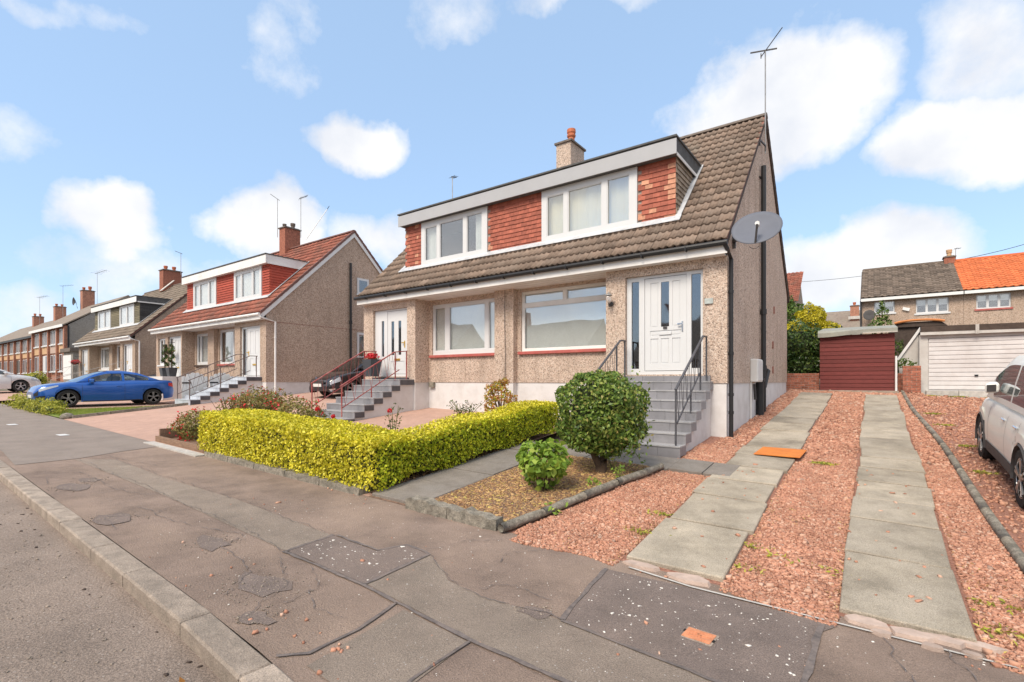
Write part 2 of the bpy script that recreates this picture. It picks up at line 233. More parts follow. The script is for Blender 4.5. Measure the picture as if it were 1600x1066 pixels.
class MB:
    def __init__(s): s.v = []; s.f = []
    def add(s, vs, fs):
        b = len(s.v); s.v += [tuple(v) for v in vs]; s.f += [tuple(b + i for i in f) for f in fs]; return s
    def box(s, x0, x1, y0, y1, z0, z1):
        return s.add([(x0, y0, z0), (x1, y0, z0), (x1, y1, z0), (x0, y1, z0), (x0, y0, z1), (x1, y0, z1), (x1, y1, z1), (x0, y1, z1)], [(3, 2, 1, 0), (4, 5, 6, 7), (0, 1, 5, 4), (1, 2, 6, 5), (2, 3, 7, 6), (3, 0, 4, 7)])
    def quad(s, a, b, c, d): return s.add([a, b, c, d], [(0, 1, 2, 3)])
    def prism(s, poly, d):      # polygon of 3d points swept by vector d
        n = len(poly); d = Vector(d); P = [Vector(p) for p in poly]
        return s.add(P + [p + d for p in P], [tuple(range(n))[::-1], tuple(range(n, 2 * n))] + [(i, (i + 1) % n, n + (i + 1) % n, n + i) for i in range(n)])
    def tube(s, pts, r, n=6, cap=True):
        P = [Vector(p) for p in pts]; rs = r if isinstance(r, (list, tuple)) else [r] * len(P); rings = []
        for i, p in enumerate(P):
            t = (P[min(i + 1, len(P) - 1)] - P[max(i - 1, 0)]).normalized()
            up = Vector((0, 0, 1)) if abs(t.z) < .9 else Vector((1, 0, 0)); a = t.cross(up).normalized(); b = a.cross(t).normalized()
            rings.append([p + (a * math.cos(2 * pi * k / n) + b * math.sin(2 * pi * k / n)) * rs[i] for k in range(n)])
        vs = [v for q in rings for v in q]; fs = []
        for i in range(len(P) - 1):
            for k in range(n): fs.append((i * n + k, i * n + (k + 1) % n, (i + 1) * n + (k + 1) % n, (i + 1) * n + k))
        if cap: fs += [tuple(range(n)), tuple(range((len(P) - 1) * n, len(P) * n))[::-1]]
        return s.add(vs, fs)
    def bar(s, a, b, wx, wz):   # square bar between two points
        a = Vector(a); b = Vector(b); t = (b - a).normalized(); up = Vector((0, 0, 1)) if abs(t.z) < .95 else Vector((0, 1, 0)); q = t.cross(up).normalized() * wx / 2; u = q.cross(t).normalized() * wz / 2
        return s.add([a - q - u, a + q - u, a + q + u, a - q + u, b - q - u, b + q - u, b + q + u, b - q + u], [(0, 1, 2, 3), (7, 6, 5, 4), (0, 4, 5, 1), (1, 5, 6, 2), (2, 6, 7, 3), (3, 7, 4, 0)])
    def lathe(s, c, prof, n=12, ax='z'):
        vs = []; fs = []; m = len(prof)
        for (r, h) in prof:
            for k in range(n):
                a = 2 * pi * k / n; p = (r * math.cos(a), r * math.sin(a), h)
                if ax == 'y': p = (p[0], p[2], p[1])
                elif ax == 'x': p = (p[2], p[0], p[1])
                vs.append((c[0] + p[0], c[1] + p[1], c[2] + p[2]))
        for i in range(m - 1):
            for k in range(n): fs.append((i * n + k, i * n + (k + 1) % n, (i + 1) * n + (k + 1) % n, (i + 1) * n + k))
        fs += [tuple(range(n))[::-1], tuple(range((m - 1) * n, m * n))]
        return s.add(vs, fs)
    def mesh(s, name, mat, o=(0, 0, 0), smooth=False, bev=0.):
        me = bpy.data.meshes.new(name); o = Vector(o); me.from_pydata([tuple(Vector(v) - o) for v in s.v], [], s.f); me.materials.append(mat)
        if smooth:
            for p in me.polygons: p.use_smooth = True
        me.update(); return me
    def build(s, name, mat, parent=None, kind=None, smooth=False, org=None, bev=0., seg=1):
        o0 = ORG[parent.name] if parent is not None else Vector(org or (0, 0, 0))
        ob = place(name, s.mesh(name, mat, o0, smooth), parent, kind, org)
        if bev:
            m = ob.modifiers.new('bevel', 'BEVEL'); m.width = bev; m.segments = seg; m.limit_method = 'ANGLE'; m.angle_limit = R(40)
        return ob
def piece(name, me, parent, mat4):
    o = link(bpy.data.objects.new(name, me)); m = Matrix.Translation(-ORG[parent.name]) @ mat4 if parent is not None else mat4
    if parent is not None: o.parent = parent; ORG[o.name] = ORG[parent.name]
    o.matrix_basis = m; return o
def cbox(sx, sy, sz, ch=.006):      # a chamfered block centred in x,y, bottom at 0
    m = MB(); a, b = sx / 2, sy / 2; c = ch
    vs = []
    for z, i in ((0, 0), (sz - c, 0), (sz, c)): vs += [(-a + i, -b + i, z), (a - i, -b + i, z), (a - i, b - i, z), (-a + i, b - i, z)]
    fs = [(3, 2, 1, 0), (8, 9, 10, 11)]
    for r_ in (0, 4): fs += [(r_ + k, r_ + (k + 1) % 4, r_ + 4 + (k + 1) % 4, r_ + 4 + k) for k in range(4)]
    return m.add(vs, fs)
def gz(x, y):
    x = max(-60, min(10, x)); y = min(y, 24); up = .0885 * max(0, y - 4.3)
    if x < -20: b = min(1, (-20 - x) / 1.2); up = up * (1 - b) + b * min(up, .06 + .0885 * max(0, y - 8.9))
    if x > 1.1: up -= min(.08, (x - 1.1) * .3) * min(1, max(0, y - 4.3))
    return -.026 * x + up
def sheet(name, mat, xs, ys, dz=0., parent=None, kind='structure', inside=None):
    m = MB(); V = [(x, y, gz(x, y) + dz) for y in ys for x in xs]; nx = len(xs); fs = []
    for j in range(len(ys) - 1):
        for i in range(nx - 1):
            if inside is None or inside((xs[i] + xs[i + 1]) / 2, (ys[j] + ys[j + 1]) / 2): fs.append((j * nx + i, j * nx + i + 1, (j + 1) * nx + i + 1, (j + 1) * nx + i))
    m.add(V, fs); return m.build(name, mat, parent, kind if parent is None else None)
def lin(a, b, n): return [a + (b - a) * i / (n - 1) for i in range(n)]
def poly_sheet(name, mat, pts, dz, parent):
    return MB().add([(x, y, gz(x, y) + dz) for x, y in pts], [tuple(range(len(pts)))]).build(name, mat, parent)
def seam(m, pts, wd, dz, jit=.4, n=10):   # jagged strip following a line on the ground
    P = []
    for (a, b) in zip(pts[:-1], pts[1:]):
        k = max(2, int(math.hypot(b[0] - a[0], b[1] - a[1]) * n))
        P += [(a[0] + (b[0] - a[0]) * i / k, a[1] + (b[1] - a[1]) * i / k) for i in range(k)]
    P.append(pts[-1]); L = []; Rr = []
    if jit > .8:
        ox = oy = 0.
        for i in range(1, len(P) - 1): ox = ox * .86 + random.gauss(0, .012); oy = oy * .86 + random.gauss(0, .012); P[i] = (P[i][0] + ox, P[i][1] + oy)
    for i, p in enumerate(P):
        q = P[min(i + 1, len(P) - 1)]; o = P[max(i - 1, 0)]; dx, dy = q[0] - o[0], q[1] - o[1]; d = math.hypot(dx, dy) or 1; nx, ny = -dy / d, dx / d
        w1 = wd * (.5 + random.uniform(-jit, jit) * .5); w2 = wd * (.5 + random.uniform(-jit, jit) * .5); s_ = random.uniform(-jit, jit) * wd * .4
        L.append((p[0] + nx * (w1 + s_), p[1] + ny * (w1 + s_))); Rr.append((p[0] - nx * (w2 - s_), p[1] - ny * (w2 - s_)))
    V = [(x, y, gz(x, y) + dz) for x, y in L + Rr]; k = len(P)
    m.add(V, [(i, k + i, k + i + 1, i + 1) for i in range(k - 1)])
# leaves ------------------------------------------------------------
def nrm(a): return a / (np.linalg.norm(a, axis=1, keepdims=True) + 1e-9)
def leaf_mesh(name, P, Nn, size, mat, aspect=.55, jit=.8, droop=.2, svar=.35):
    n = len(P); d = nrm(Nn + RNG.normal(0, jit, (n, 3))); t = RNG.normal(0, 1, (n, 3)); t[:, 2] -= droop; t = nrm(t - d * (t * d).sum(1, keepdims=True)); b = np.cross(d, t)
    L = size * (1 + RNG.uniform(-svar, svar, (n, 1))); W = L * aspect
    V = np.stack([P - t * L * .5, P + b * W * .5 + d * W * .18, P + t * L * .5 - d * L * .08, P - b * W * .5 + d * W * .18], 1).reshape(-1, 3)
    return fast(name, V, np.arange(n * 4).reshape(-1, 4), mat)
def leaves(name, P, Nn, size, mat, parent, **k):
    o = np.array(ORG[parent.name]); return place(name, leaf_mesh(name, np.asarray(P) - o, np.asarray(Nn), size, mat, **k), parent, 'stuff')
def blob(c, r, n, p=2., lump=.1, inner=.72, zmin=-1.):
    d = nrm(RNG.normal(0, 1, (int(n * 1.6) + 20, 3))); d = d[d[:, 2] > zmin][:n]
    rad = (np.abs(d) ** p).sum(1) ** (-1 / p); k = 1 + lump * (np.sin(5.1 * d[:, 0] + 2.3 * c[0] + 1) * np.cos(4.3 * d[:, 1] + c[1]) + .6 * np.sin(8 * d[:, 2] + 3.1 * c[1] + 4 * d[:, 0]))
    f = inner + (1 - inner) * RNG.random(len(d)) ** .5; return np.array(c) + d * np.array(r) * (rad * k * f)[:, None], nrm(d / np.array(r))
def boxcloud(x0, x1, y0, y1, zf, h, n, faces, skin=.10, wob=.03):
    dims = {'top': (x1 - x0) * (y1 - y0), 'front': (x1 - x0) * h, 'back': (x1 - x0) * h, 'left': (y1 - y0) * h, 'right': (y1 - y0) * h}
    tot = sum(dims[f] for f in faces); Ps = []; Ns = []
    for f in faces:
        k = int(n * dims[f] / tot); u = RNG.random(k); v = RNG.random(k); dep = skin * RNG.random(k) ** 1.5 - .02; x = x0 + u * (x1 - x0); y = y0 + v * (y1 - y0); z = v * h; nn = np.zeros((k, 3))
        if f == 'top': z = h - dep; nn[:, 2] = 1
        elif f == 'front': y = y0 + dep; nn[:, 1] = -1
        elif f == 'back': y = y1 - dep; nn[:, 1] = 1
        elif f == 'left': x = x0 + dep; y = y0 + u * (y1 - y0); nn[:, 0] = -1
        else: x = x1 - dep; y = y0 + u * (y1 - y0); nn[:, 0] = 1
        x = x + wob * np.sin(3.1 * y + 5.3 * z) + RNG.normal(0, .012, k); y = y + wob * np.sin(2.7 * x + 4.1 * z + 1) + RNG.normal(0, .012, k); z = z + wob * np.sin(2.3 * x + 3.3 * y)
        Ps.append(np.stack([x, y, z + np.array([zf(a, b) for a, b in zip(x, y)])], 1)); Ns.append(nn)
    return np.concatenate(Ps), np.concatenate(Ns)
def core(name, c, r, mat, parent, n=10, p=2.):
    m = MB(); prof = []
    for i in range(n + 1):
        a = -pi / 2 + pi * i / n; prof.append((max(.02, abs(math.cos(a)) ** (2 / p)), math.copysign(abs(math.sin(a)) ** (2 / p), math.sin(a))))
    m.lathe((0, 0, 0), prof, 12); m.v = [(c[0] + x * r[0], c[1] + y * r[1], c[2] + z * r[2]) for x, y, z in m.v]; return m.build(name, mat, parent, smooth=True)
# walls with openings -------------------------------------------------
def wall(m, p, q, z0, z1, holes=(), depth=.1, off=0.):
    dx, dy = q[0] - p[0], q[1] - p[1]; L = math.hypot(dx, dy); dx /= L; dy /= L; nx, ny = dy, -dx
    def P(u, z, d=0.): return (p[0] + dx * u - nx * (d - off), p[1] + dy * u - ny * (d - off), z)
    us = sorted({0., L, *[h[0] for h in holes], *[h[1] for h in holes]}); zs = sorted({z0, z1, *[h[2] for h in holes], *[h[3] for h in holes]})
    for a, b in zip(us[:-1], us[1:]):
        for c, d in zip(zs[:-1], zs[1:]):
            if any(h[0] - 1e-6 <= a and b <= h[1] + 1e-6 and h[2] - 1e-6 <= c and d <= h[3] + 1e-6 for h in holes): continue
            m.quad(P(a, c), P(b, c), P(b, d), P(a, d))
    for (a, b, c, d) in holes:
        m.quad(P(a, c), P(a, d), P(a, d, depth), P(a, c, depth)); m.quad(P(b, c), P(b, c, depth), P(b, d, depth), P(b, d)); m.quad(P(a, d), P(b, d), P(b, d, depth), P(a, d, depth)); m.quad(P(a, c), P(a, c, depth), P(b, c, depth), P(b, c))
def frame(m, x0, x1, z0, z1, y, panes, th=.06, pd=.035):   # frame facing -Y with its front at y
    wall(m, (x0, y), (x1, y), z0, z1, [(a - x0, b - x0, c, d) for a, b, c, d in panes], pd)
    b = [(x0, y, z0), (x1, y, z0), (x1, y, z1), (x0, y, z1)]; bk = [(a, y + th, c) for a, _, c in b]
    for i in range(4): j = (i + 1) % 4; m.quad(b[j], b[i], bk[i], bk[j])
    wall(m, (x1, y + th), (x0, y + th), z0, z1, [(x1 - b_, x1 - a, c, d) for a, b_, c, d in panes], th - pd)
def window(par, x0, x1, z0, z1, y, panes, mat='upvc', sill=None, blind=None, name='window', gl='glass', sub=True):
    m = MB(); frame(m, x0, x1, z0, z1, y, panes); f = m.build(name, MT[mat], par)
    for (a, b, c, d) in panes:
        MB().box(a - .008, b + .008, y + .036, y + .044, c - .008, d + .008).build('pane', MT[gl], f)
        g = MB(); e = .022
        for q in ((a, a + e, c, d), (b - e, b, c, d), (a + e, b - e, c, c + e), (a + e, b - e, d - e, d)): g.box(q[0], q[1], y + .012, y + .034, q[2], q[3])
        if sub: g.build('glazing_bead', MT[mat], f)
    if sill:
        MB().box(x0 - .06, x1 + .06, y - sill[1], y + .05, z0 - sill[2], z0 - .002).build('sill', MT[sill[0]], f, bev=.006)
    if blind:
        g = MB(); k = blind[0]
        if k == 'slats':
            n = int((x1 - x0) / .09)
            for i in range(n):
                xa = x0 + (i + .5) * (x1 - x0) / n; g.quad((xa - .043, y + .085, z0 + .03), (xa + .043, y + .115, z0 + .03), (xa + .043, y + .115, z1 - .03), (xa - .043, y + .085, z1 - .03))
            g.build('vertical_blind', MT[blind[1]], f)
        else:
            for (a, b) in blind[2]:
                n = 24
                for i in range(n):
                    xa = a + (b - a) * i / n; xb = a + (b - a) * (i + 1) / n; g.quad((xa, y + .17 + .02 * math.sin(i * 1.9), z0), (xb, y + .17 + .02 * math.sin(i * 1.9 + 1.9), z0), (xb, y + .17 + .02 * math.sin(i * 1.9 + 1.9), z1), (xa, y + .17 + .02 * math.sin(i * 1.9), z1))
            g.build('curtain', MT[blind[1]], f, smooth=True)
    return f
# ------------------------------------------------------------------ the ground
xs_far = [-600, -200, -100, -60] + lin(-50, 10, 13)[0:] + [30, 100, 600]
sheet('ground', MT['earth'], xs_far, [-600, -100, -30, -8, 0, 4.3, 10, 16, 24, 60, 200, 900], -.14)
sheet('road', MT['road'], [-60, -20, 0, 10, 30], [-6.5, 1.62], -.1)
KB = lambda x: 1.57 + (.028 * (-3.4 - x) if x < -3.4 else .085 * (-3.4 - x)) if x < 0 else 1.28
KB_ = lambda x: KB(max(x, -14))
xp = lin(-60, -14, 6)[:-1] + lin(-14, 0, 15) + [4, 10]
pv = MB(); Vp = [(x, KB_(x) + .001, gz(x, 0)) for x in xp] + [(x, 4.3, gz(x, 0)) for x in xp]; n_ = len(xp)
pv.add(Vp, [(i, i + 1, n_ + i + 1, n_ + i) for i in range(n_ - 1)])
pave = pv.build('pavement', MT['asphalt'], None, 'structure')
kerb = link(bpy.data.objects.new('kerb', None)); kerb['kind'] = 'structure'; ORG['kerb'] = Vector((0, 0, 0))
x = 1.2; kmeshes = {}
while x > -26:
    L = random.choice([.62, .92, .95, 1.2]); xa = x - L + .012; ya, yb = KB_(x), KB_(xa); a = math.atan2(yb - ya, xa - x)
    if L not in kmeshes:
        m = cbox(L - .012, .19, .26, .014)
        kmeshes[L] = m.mesh('kerb_stone', MT['kerb'])
    mx, my = (x + xa) / 2, (ya + yb) / 2 - .095
    piece('kerb_stone', kmeshes[L], kerb, Matrix.Translation((mx, my, gz(mx, 0) - .248 + random.uniform(-.006, .006))) @ Matrix.Rotation(a + pi, 4, 'Z') @ Matrix.Rotation(.026, 4, 'Y'))
    x -= L
# asphalt repairs on the pavement (thin sheets) and their seams
poly_sheet('asphalt_patch', MT['asph_g'], [(-11.5, 2.62), (-7.4, 2.62), (-4.4, 2.52), (-4.45, 3.05), (-6.6, 3.12), (-8.6, 3.04), (-11.0, 3.08)], .004, pave)
poly_sheet('asphalt_patch', MT['asph_g'], [(-3.26, 2.53), (-2.06, 2.42), (-1.3, 2.42), (.8, 2.38), (2, 2.36), (2, 2.94), (-.35, 2.96), (-.78, 2.93), (-1.74, 2.99), (-2.4, 2.93), (-2.8, 2.98), (-3.02, 3.14), (-3.33, 3.3)], .004, pave)
p_ = poly_sheet('asphalt_patch', MT['asph_d'], [(-4.4, 2.53), (-3.26, 2.52), (-3.33, 3.28), (-3.66, 3.34), (-3.77, 3.04), (-4.46, 3.05)], .008, pave); p_['label'] = 'dark L-shaped repair patch with white chips'
poly_sheet('asphalt_patch', MT['asph_d'], [(-1.88, 4.02), (-1.74, 3.0), (-.78, 2.93), (-.33, 2.97), (-.3, 3.9), (-.2, 4.1), (-1.25, 4.08)], .006, pave)
poly_sheet('asphalt_patch', MT['asph_g'], [(-2.7, 2.42), (-2.06, 2.38), (-2.0, 1.6), (-2.62, 1.62)], .005, pave)
poly_sheet('asphalt_patch', MT['asph_f'], [(-60, 2.2), (-20, 2.05), (-13.4, 2.0), (-11.5, 1.86), (-11.55, 2.7), (-11.9, 3.4), (-12.2, 4.28), (-20, 4.28), (-60, 4.28)], .006, pave)
sm = MB()
for pts, wd in (([(-4.42, 2.5), (-3.26, 2.5), (-2.83, 2.46), (-2.06, 2.4), (-1.33, 2.4), (.6, 2.36)], .032), ([(-4.44, 3.08), (-3.77, 3.06), (-3.68, 3.34), (-3.33, 3.3)], .03), ([(-3.33, 3.3), (-3.26, 2.52)], .035), ([(-4.4, 2.5), (-4.48, 3.06)], .04),
                ([(-2.82, 2.46), (-2.72, 2.05), (-2.72, 1.7), (-2.84, 1.56)], .024), ([(-2.06, 2.38), (-2.05, 1.9), (-2.0, 1.6)], .022), ([(-1.9, 4.02), (-1.74, 2.98)], .034), ([(-.29, 4.06), (-.32, 2.95)], .038), ([(-1.74, 2.98), (-.75, 2.92), (-.3, 2.95), (.8, 2.93)], .028)):
    seam(sm, pts, wd, .011)
sm.build('tar_seal', MT['tar'], pave)
ck = MB()
for pts in ([(-3.33, 3.28), (-3.02, 3.14), (-2.8, 2.98), (-2.4, 2.93), (-2.0, 2.95), (-1.74, 2.99)], [(-11.5, 2.63), (-9, 2.66), (-7.4, 2.63), (-5.6, 2.6), (-4.42, 2.52)], [(-11.0, 3.09), (-8.6, 3.05), (-6.6, 3.13), (-4.46, 3.06)], [(-3.05, 4.05), (-3.3, 3.7), (-3.4, 3.32)],
            [(-6.9, 2.6), (-6.6, 2.2), (-6.9, 1.9), (-6.3, 1.75)], [(-5.2, 2.55), (-4.95, 2.2), (-4.2, 2.1), (-3.9, 1.75)], [(-4.3, 2.4), (-3.7, 2.1), (-3.4, 1.7)], [(-3.9, 2.45), (-3.5, 2.2), (-3.45, 1.95)], [(-3.5, 2.2), (-3.2, 2.0), (-2.9, 2.1)], [(-10.9, 2.5), (-11.4, 1.95)],
            [(-8.4, 2.6), (-8.2, 1.9)], [(-9.7, 2.6), (-9.5, 2.2), (-9.9, 2.0), (-9.4, 1.85)], [(-11.6, 3.1), (-9.7, 3.3), (-9.4, 3.9)], [(-7.6, 3.1), (-7.2, 4.2)], [(-5.6, 3.1), (-5.1, 4.25)], [(-2.6, 4.0), (-2.75, 3.7), (-2.7, 3.55)], [(.05, 4.1), (.2, 3.6), (.5, 3.3)], [(.2, 3.6), (-.1, 3.3)], [(.35, 4.2), (.6, 3.5)], [(-2.5, 3.0), (-2.3, 3.25), (-1.95, 3.2)], [(-7.2, 2.2), (-5.9, 2.3), (-5.2, 2.5)], [(-10.2, 2.35), (-8.5, 2.3), (-7.6, 2.5)]):
    seam(ck, pts, .0055, .0125, 1.3, 26)
ck.build('crack', MT['tar'], pave)
# white chippings pressed into the fresh patches, loose stones and dead leaves on the pavement
def scatter(name, n, inside, box, size, mat, kind='stuff', lift=.0, flat=.35, dens=None, zf=gz, parent=None):
    x0, x1, y0, y1 = box; xs = RNG.uniform(x0, x1, n * 3); ys = RNG.uniform(y0, y1, n * 3); keep = [(a, b) for a, b in zip(xs, ys) if inside(a, b)][:n]
    k = len(keep); c = np.array([(a, b, zf(a, b)) for a, b in keep])
    base = np.array([(-1, -.8, -.8), (1, -.9, -.6), (.9, 1, -.8), (-1, .8, -.7), (-.7, -.6, .7), (.8, -.5, .9), (.6, .7, .6), (-.8, .6, .9)]) * .5
    Fb = np.array([(0, 3, 2, 1), (4, 5, 6, 7), (0, 1, 5, 4), (1, 2, 6, 5), (2, 3, 7, 6), (3, 0, 4, 7)])
    s = size * RNG.lognormal(0, .33, (k, 1, 1)) * np.stack([RNG.uniform(.7, 1.3, k), RNG.uniform(.6, 1.1, k), RNG.uniform(flat, flat * 2.2, k)], 1)[:, None, :]
    if dens is not None: s = s * np.array([dens(a, b) for a, b in keep])[:, None, None]
    V = (base[None] + RNG.normal(0, .10, (k, 8, 3))) * s; a = RNG.uniform(0, 2 * pi, k); t = RNG.normal(0, .28, k)
    ca, sa, ct, st = np.cos(a)[:, None], np.sin(a)[:, None], np.cos(t)[:, None], np.sin(t)[:, None]
    y2 = V[..., 1] * ct - V[..., 2] * st; z2 = V[..., 1] * st + V[..., 2] * ct; X = V[..., 0] * ca - y2 * sa; Y = V[..., 0] * sa + y2 * ca
    V = np.stack([X, Y, z2], 2) + c[:, None, :]; V[..., 2] += (s[:, :, 2] * .3 + lift)
    Fq = (Fb[None] + (np.arange(k) * 8)[:, None, None]).reshape(-1, 4)
    return place(name, fast(name, V.reshape(-1, 3), Fq, mat), parent, kind)
inp = lambda P: (lambda x, y: sum(((P[i][1] > y) != (P[i - 1][1] > y)) and (x < (P[i - 1][0] - P[i][0]) * (y - P[i][1]) / (P[i - 1][1] - P[i][1]) + P[i][0]) for i in range(len(P))) % 2 == 1)
scatter('white_chippings', 190, inp([(-4.35, 2.57), (-3.3, 2.57), (-3.38, 3.24), (-3.7, 3.28), (-3.8, 3.0), (-4.4, 3.0)]), (-4.5, -3.2, 2.5, 3.4), .014, MT['chip'], lift=.004, flat=.2)
scatter('white_chippings', 270, lambda x, y: -1.82 + (4 - y) * .12 < x < -.34, (-1.9, -.3, 3.0, 4.02), .011, MT['chip'], lift=.004, flat=.2)
scatter('white_chippings', 420, lambda x, y: True, (-6, 1, 1.7, 4.2), .008, MT['chip'], lift=.001, flat=.2)
scatter('loose_stones', 60, lambda x, y: math.sin(x * 2.3) * math.cos(y * 3) > .1 or y > 4.1, (-7, .8, 1.62, 4.28), .017, MT['stone'], flat=.5)
scatter('loose_stones', 16, lambda x, y: True, (-3.4, -2.5, 1.6, 2.0), .026, MT['stone'], flat=.5)
scatter('gutter_grit', 420, lambda x, y: y < KB_(x) - .2 - abs(RNG.normal(0, .12)), (-10, -2, .6, 2.0), .012, MT['kerb'], lift=-.1, flat=.4)
scatter('gutter_grit', 22, lambda x, y: y < KB_(x) - .22, (-10, -2.5, 1.1, 1.8), .022, MT['wood'], lift=-.1, flat=.3)
for (cx, cy, rr, n) in ((-3.9, 2.0, .34, 420), (-6.8, 1.86, .26, 320), (-1.95, 2.98, .16, 200), (-5.2, 2.2, .28, 260), (-3.4, 1.72, .16, 200), (-8.9, 2.0, .3, 240), (-9.3, 2.3, .2, 140)):
    pts_ = []
    k = 11
    for i in range(k): a = 2 * pi * i / k; q = rr * random.uniform(.45, 1.0); pts_.append((cx + 1.25 * q * math.cos(a), max(KB_(cx) + .04, cy + .75 * q * math.sin(a))))
    poly_sheet('asphalt_patch', MT['asph_d'], pts_, .0045 + .0006 * (n % 7), pave)
    scatter('loose_grit', n, lambda x, y: random.random() < math.exp(-2.2 * (((x - cx) / rr) ** 2 + ((y - cy) / rr) ** 2)), (cx - rr * 1.8, cx + rr * 1.8, max(KB_(cx) + .03, cy - rr * 1.3), cy + rr * 1.3), .0095, MT['kerb'], lift=.002, flat=.4)
pl, nl = np.array([(-3.05 + random.gauss(0, .05), 1.15 + random.gauss(0, .03), gz(-3, 0) - .085 + random.random() * .02) for _ in range(22)]), np.tile([0, 0, 1.], (22, 1))
k_ = thing('dead_leaves', 'small pile of orange dead leaves in the gutter by the kerb', 'leaves', (-3.05, 1.15, gz(-3, 0) - .1)); leaves('leaf_litter', pl, nl, .05, leafmat('dead_leaf', [(0, (.35, .13, .03)), (.6, (.55, .28, .05)), (1, (.2, .08, .03))], .1), k_)
for (a, b, s_) in ((-15.6, 3.34, 'nearer of two short white paint marks across the pavement'), (-19.05, 3.03, 'farther of two short white paint marks across the pavement')):
    mk = MB()
    for d in (-.12, .12): mk.box(a + d - .09, a + d + .09, b - .09, b + .09, gz(a, 0) + .007, gz(a, 0) + .011)
    mk.build('paint_mark', MT['white'], pave)
# small rusty stopcock cover
cv = thing('stopcock_cover', 'small rectangular rusty orange cover set in the pavement', 'manhole cover', (-.925, 3.36, gz(-.92, 0)))
def cvb(m, u0, u1, v0, v1, z0, z1):
    a = R(-4); m2 = MB().box(u0, u1, v0, v1, z0, z1); m.add([(-.925 + x * math.cos(a) - y * math.sin(a), 3.36 + x * math.sin(a) + y * math.cos(a), gz(-.925, 0) + z) for x, y, z in m2.v], m2.f)
m = MB(); cvb(m, -.105, .105, -.082, .082, .004, .0085); m.build('frame', MT['kerb'], cv)
m = MB(); cvb(m, -.09, .09, -.068, .068, .008, .013); m.build('lid', MT['cover'], cv)
m = MB()
for (a, b, c, d) in ((-.07, -.02, .02, .03), (-.07, -.02, -.01, 0), (-.07, .0, -.04, -.03), (.0, .07, .035, .045), (-.02, .01, -.0, .01), (.0, .03, -.01, -.001), (.02, .07, .0, .01), (.02, .07, -.05, -.04), (-.01, .0, -.03, .03), (.012, .02, -.04, .02)): cvb(m, a, b, c, d, .012, .0165)
m.build('raised_pattern', MT['cover'], cv)
m = MB(); cvb(m, -.105, -.092, -.0, .03, .006, .012); cvb(m, .092, .105, -.03, .0, .006, .012); m.build('keyhole', MT['hole'], cv)
# ------------------------------------------------------------------ plots: driveway with two flag tracks
ys_ = [4.3] + lin(4.8, 19.4, 16)
sheet('gravel_driveway', MT['gbase'], [-3.3, -2.3, -1, 0, .9, 1.1, 1.37, 6, 9.9], ys_, .0)
drive = link(bpy.data.objects.new('driveway_track', None)); drive['kind'] = 'structure'; ORG['driveway_track'] = Vector((0, 0, 0))
JY = [4.34, 5.5, 6.5, 7.3, 8.1, 8.9, 9.6, 10.4, 11.3, 12.2, 13.1, 14.0, 14.9, 15.8, 16.7, 17.6, 18.4]
smesh = {}
for (xa, xb) in ((-1.86, -1.02), (-.19, .55)):
    for a, b in zip(JY[:-1], JY[1:]):
        j = random.uniform(-.03, .03); k = round(b - a, 2); key = (k, xb - xa)
        if key not in smesh: smesh[key] = cbox(xb - xa, k - .03, .05, .008).mesh('paving_slab', MT['slab'])
        cx_, cy_ = (xa + xb) / 2 + j, (a + b) / 2
        piece('paving_slab', smesh[key], drive, Matrix.Translation((cx_, cy_, gz(cx_, cy_) - .012 + random.uniform(0, .01))) @ Matrix.Rotation(R(random.uniform(-1.6, 1.6)), 4, 'Z') @ Matrix.Rotation(math.atan(.0885) + R(random.uniform(-.4, .4)), 4, 'X') @ Matrix.Rotation(R(random.uniform(.6, 1.8)), 4, 'Y'))
# broken mortar lips where the tracks meet the pavement
def irregular(m, cx, cy, r, z0, h, sx=1., sy=1.):
    k = random.randint(5, 7); P = [(cx + math.cos(2 * pi * i / k + .3) * r * sx * random.uniform(.7, 1.1), cy + math.sin(2 * pi * i / k + .3) * r * sy * random.uniform(.7, 1.1), z0) for i in range(k)]
    T = [(cx + (p[0] - cx) * .9, cy + (p[1] - cy) * .9, z0 + h) for p in P]; m.add(P + T, [tuple(range(k, 2 * k))] + [(i, (i + 1) % k, k + (i + 1) % k, k + i) for i in range(k)])
for (cx_, cy_, r_, sx, sy) in ((-1.66, 4.27, .22, 1, .4), (-1.27, 4.24, .24, 1., .42), (-.04, 4.28, .17, 1, .5), (.2, 4.27, .16, 1, .55), (.38, 4.3, .15, 1.1, .5), (.56, 4.34, .12, 1.2, .5), (.05, 4.16, .08, 1, .6), (.3, 4.15, .07, 1, .6), (.5, 4.18, .06, 1, .6)):
    m = MB(); irregular(m, cx_, cy_, r_, gz(cx_, cy_) - .01, .035, sx, sy); m.build('broken_slab', MT['broken'], drive)
MB().add([(-1.75, 4.16, gz(-1.75, 0) + .012), (-1.2, 4.09, gz(-1.2, 0) + .012), (.7, 4.16, gz(.7, 0) + .012), (.7, 4.18, gz(.7, 0) + .012), (-1.2, 4.115, gz(-1.2, 0) + .012), (-1.75, 4.185, gz(-1.75, 0) + .012)], [(0, 1, 4, 5), (1, 2, 3, 4)]).build('edge_strip', MT['pale'], drive)
on_track = lambda x, y: (-1.88 < x < -1.0 or -.21 < x < .57) and y < 18.4
logx = lambda y: 1.06 - .0265 * (y - 5.9) + .03 * math.sin(y * .7)
ingr = lambda x, y: not on_track(x, y) and not (x < -2.3 and y > 10.2) and not (x < -2.6 + (y - 7.5) * 0 and y > 8.1 and x < -2.6) and not (x < -1.6 and 7.45 < y < 8.12) and not (x < -3.12 + (y - 4.3) * .16 and y < 7.7) and x < logx(y) - .03 and not (x < -3.1) and not (-1.75 < x < .65 and y < 4.33 and on_track(x, 4.4))
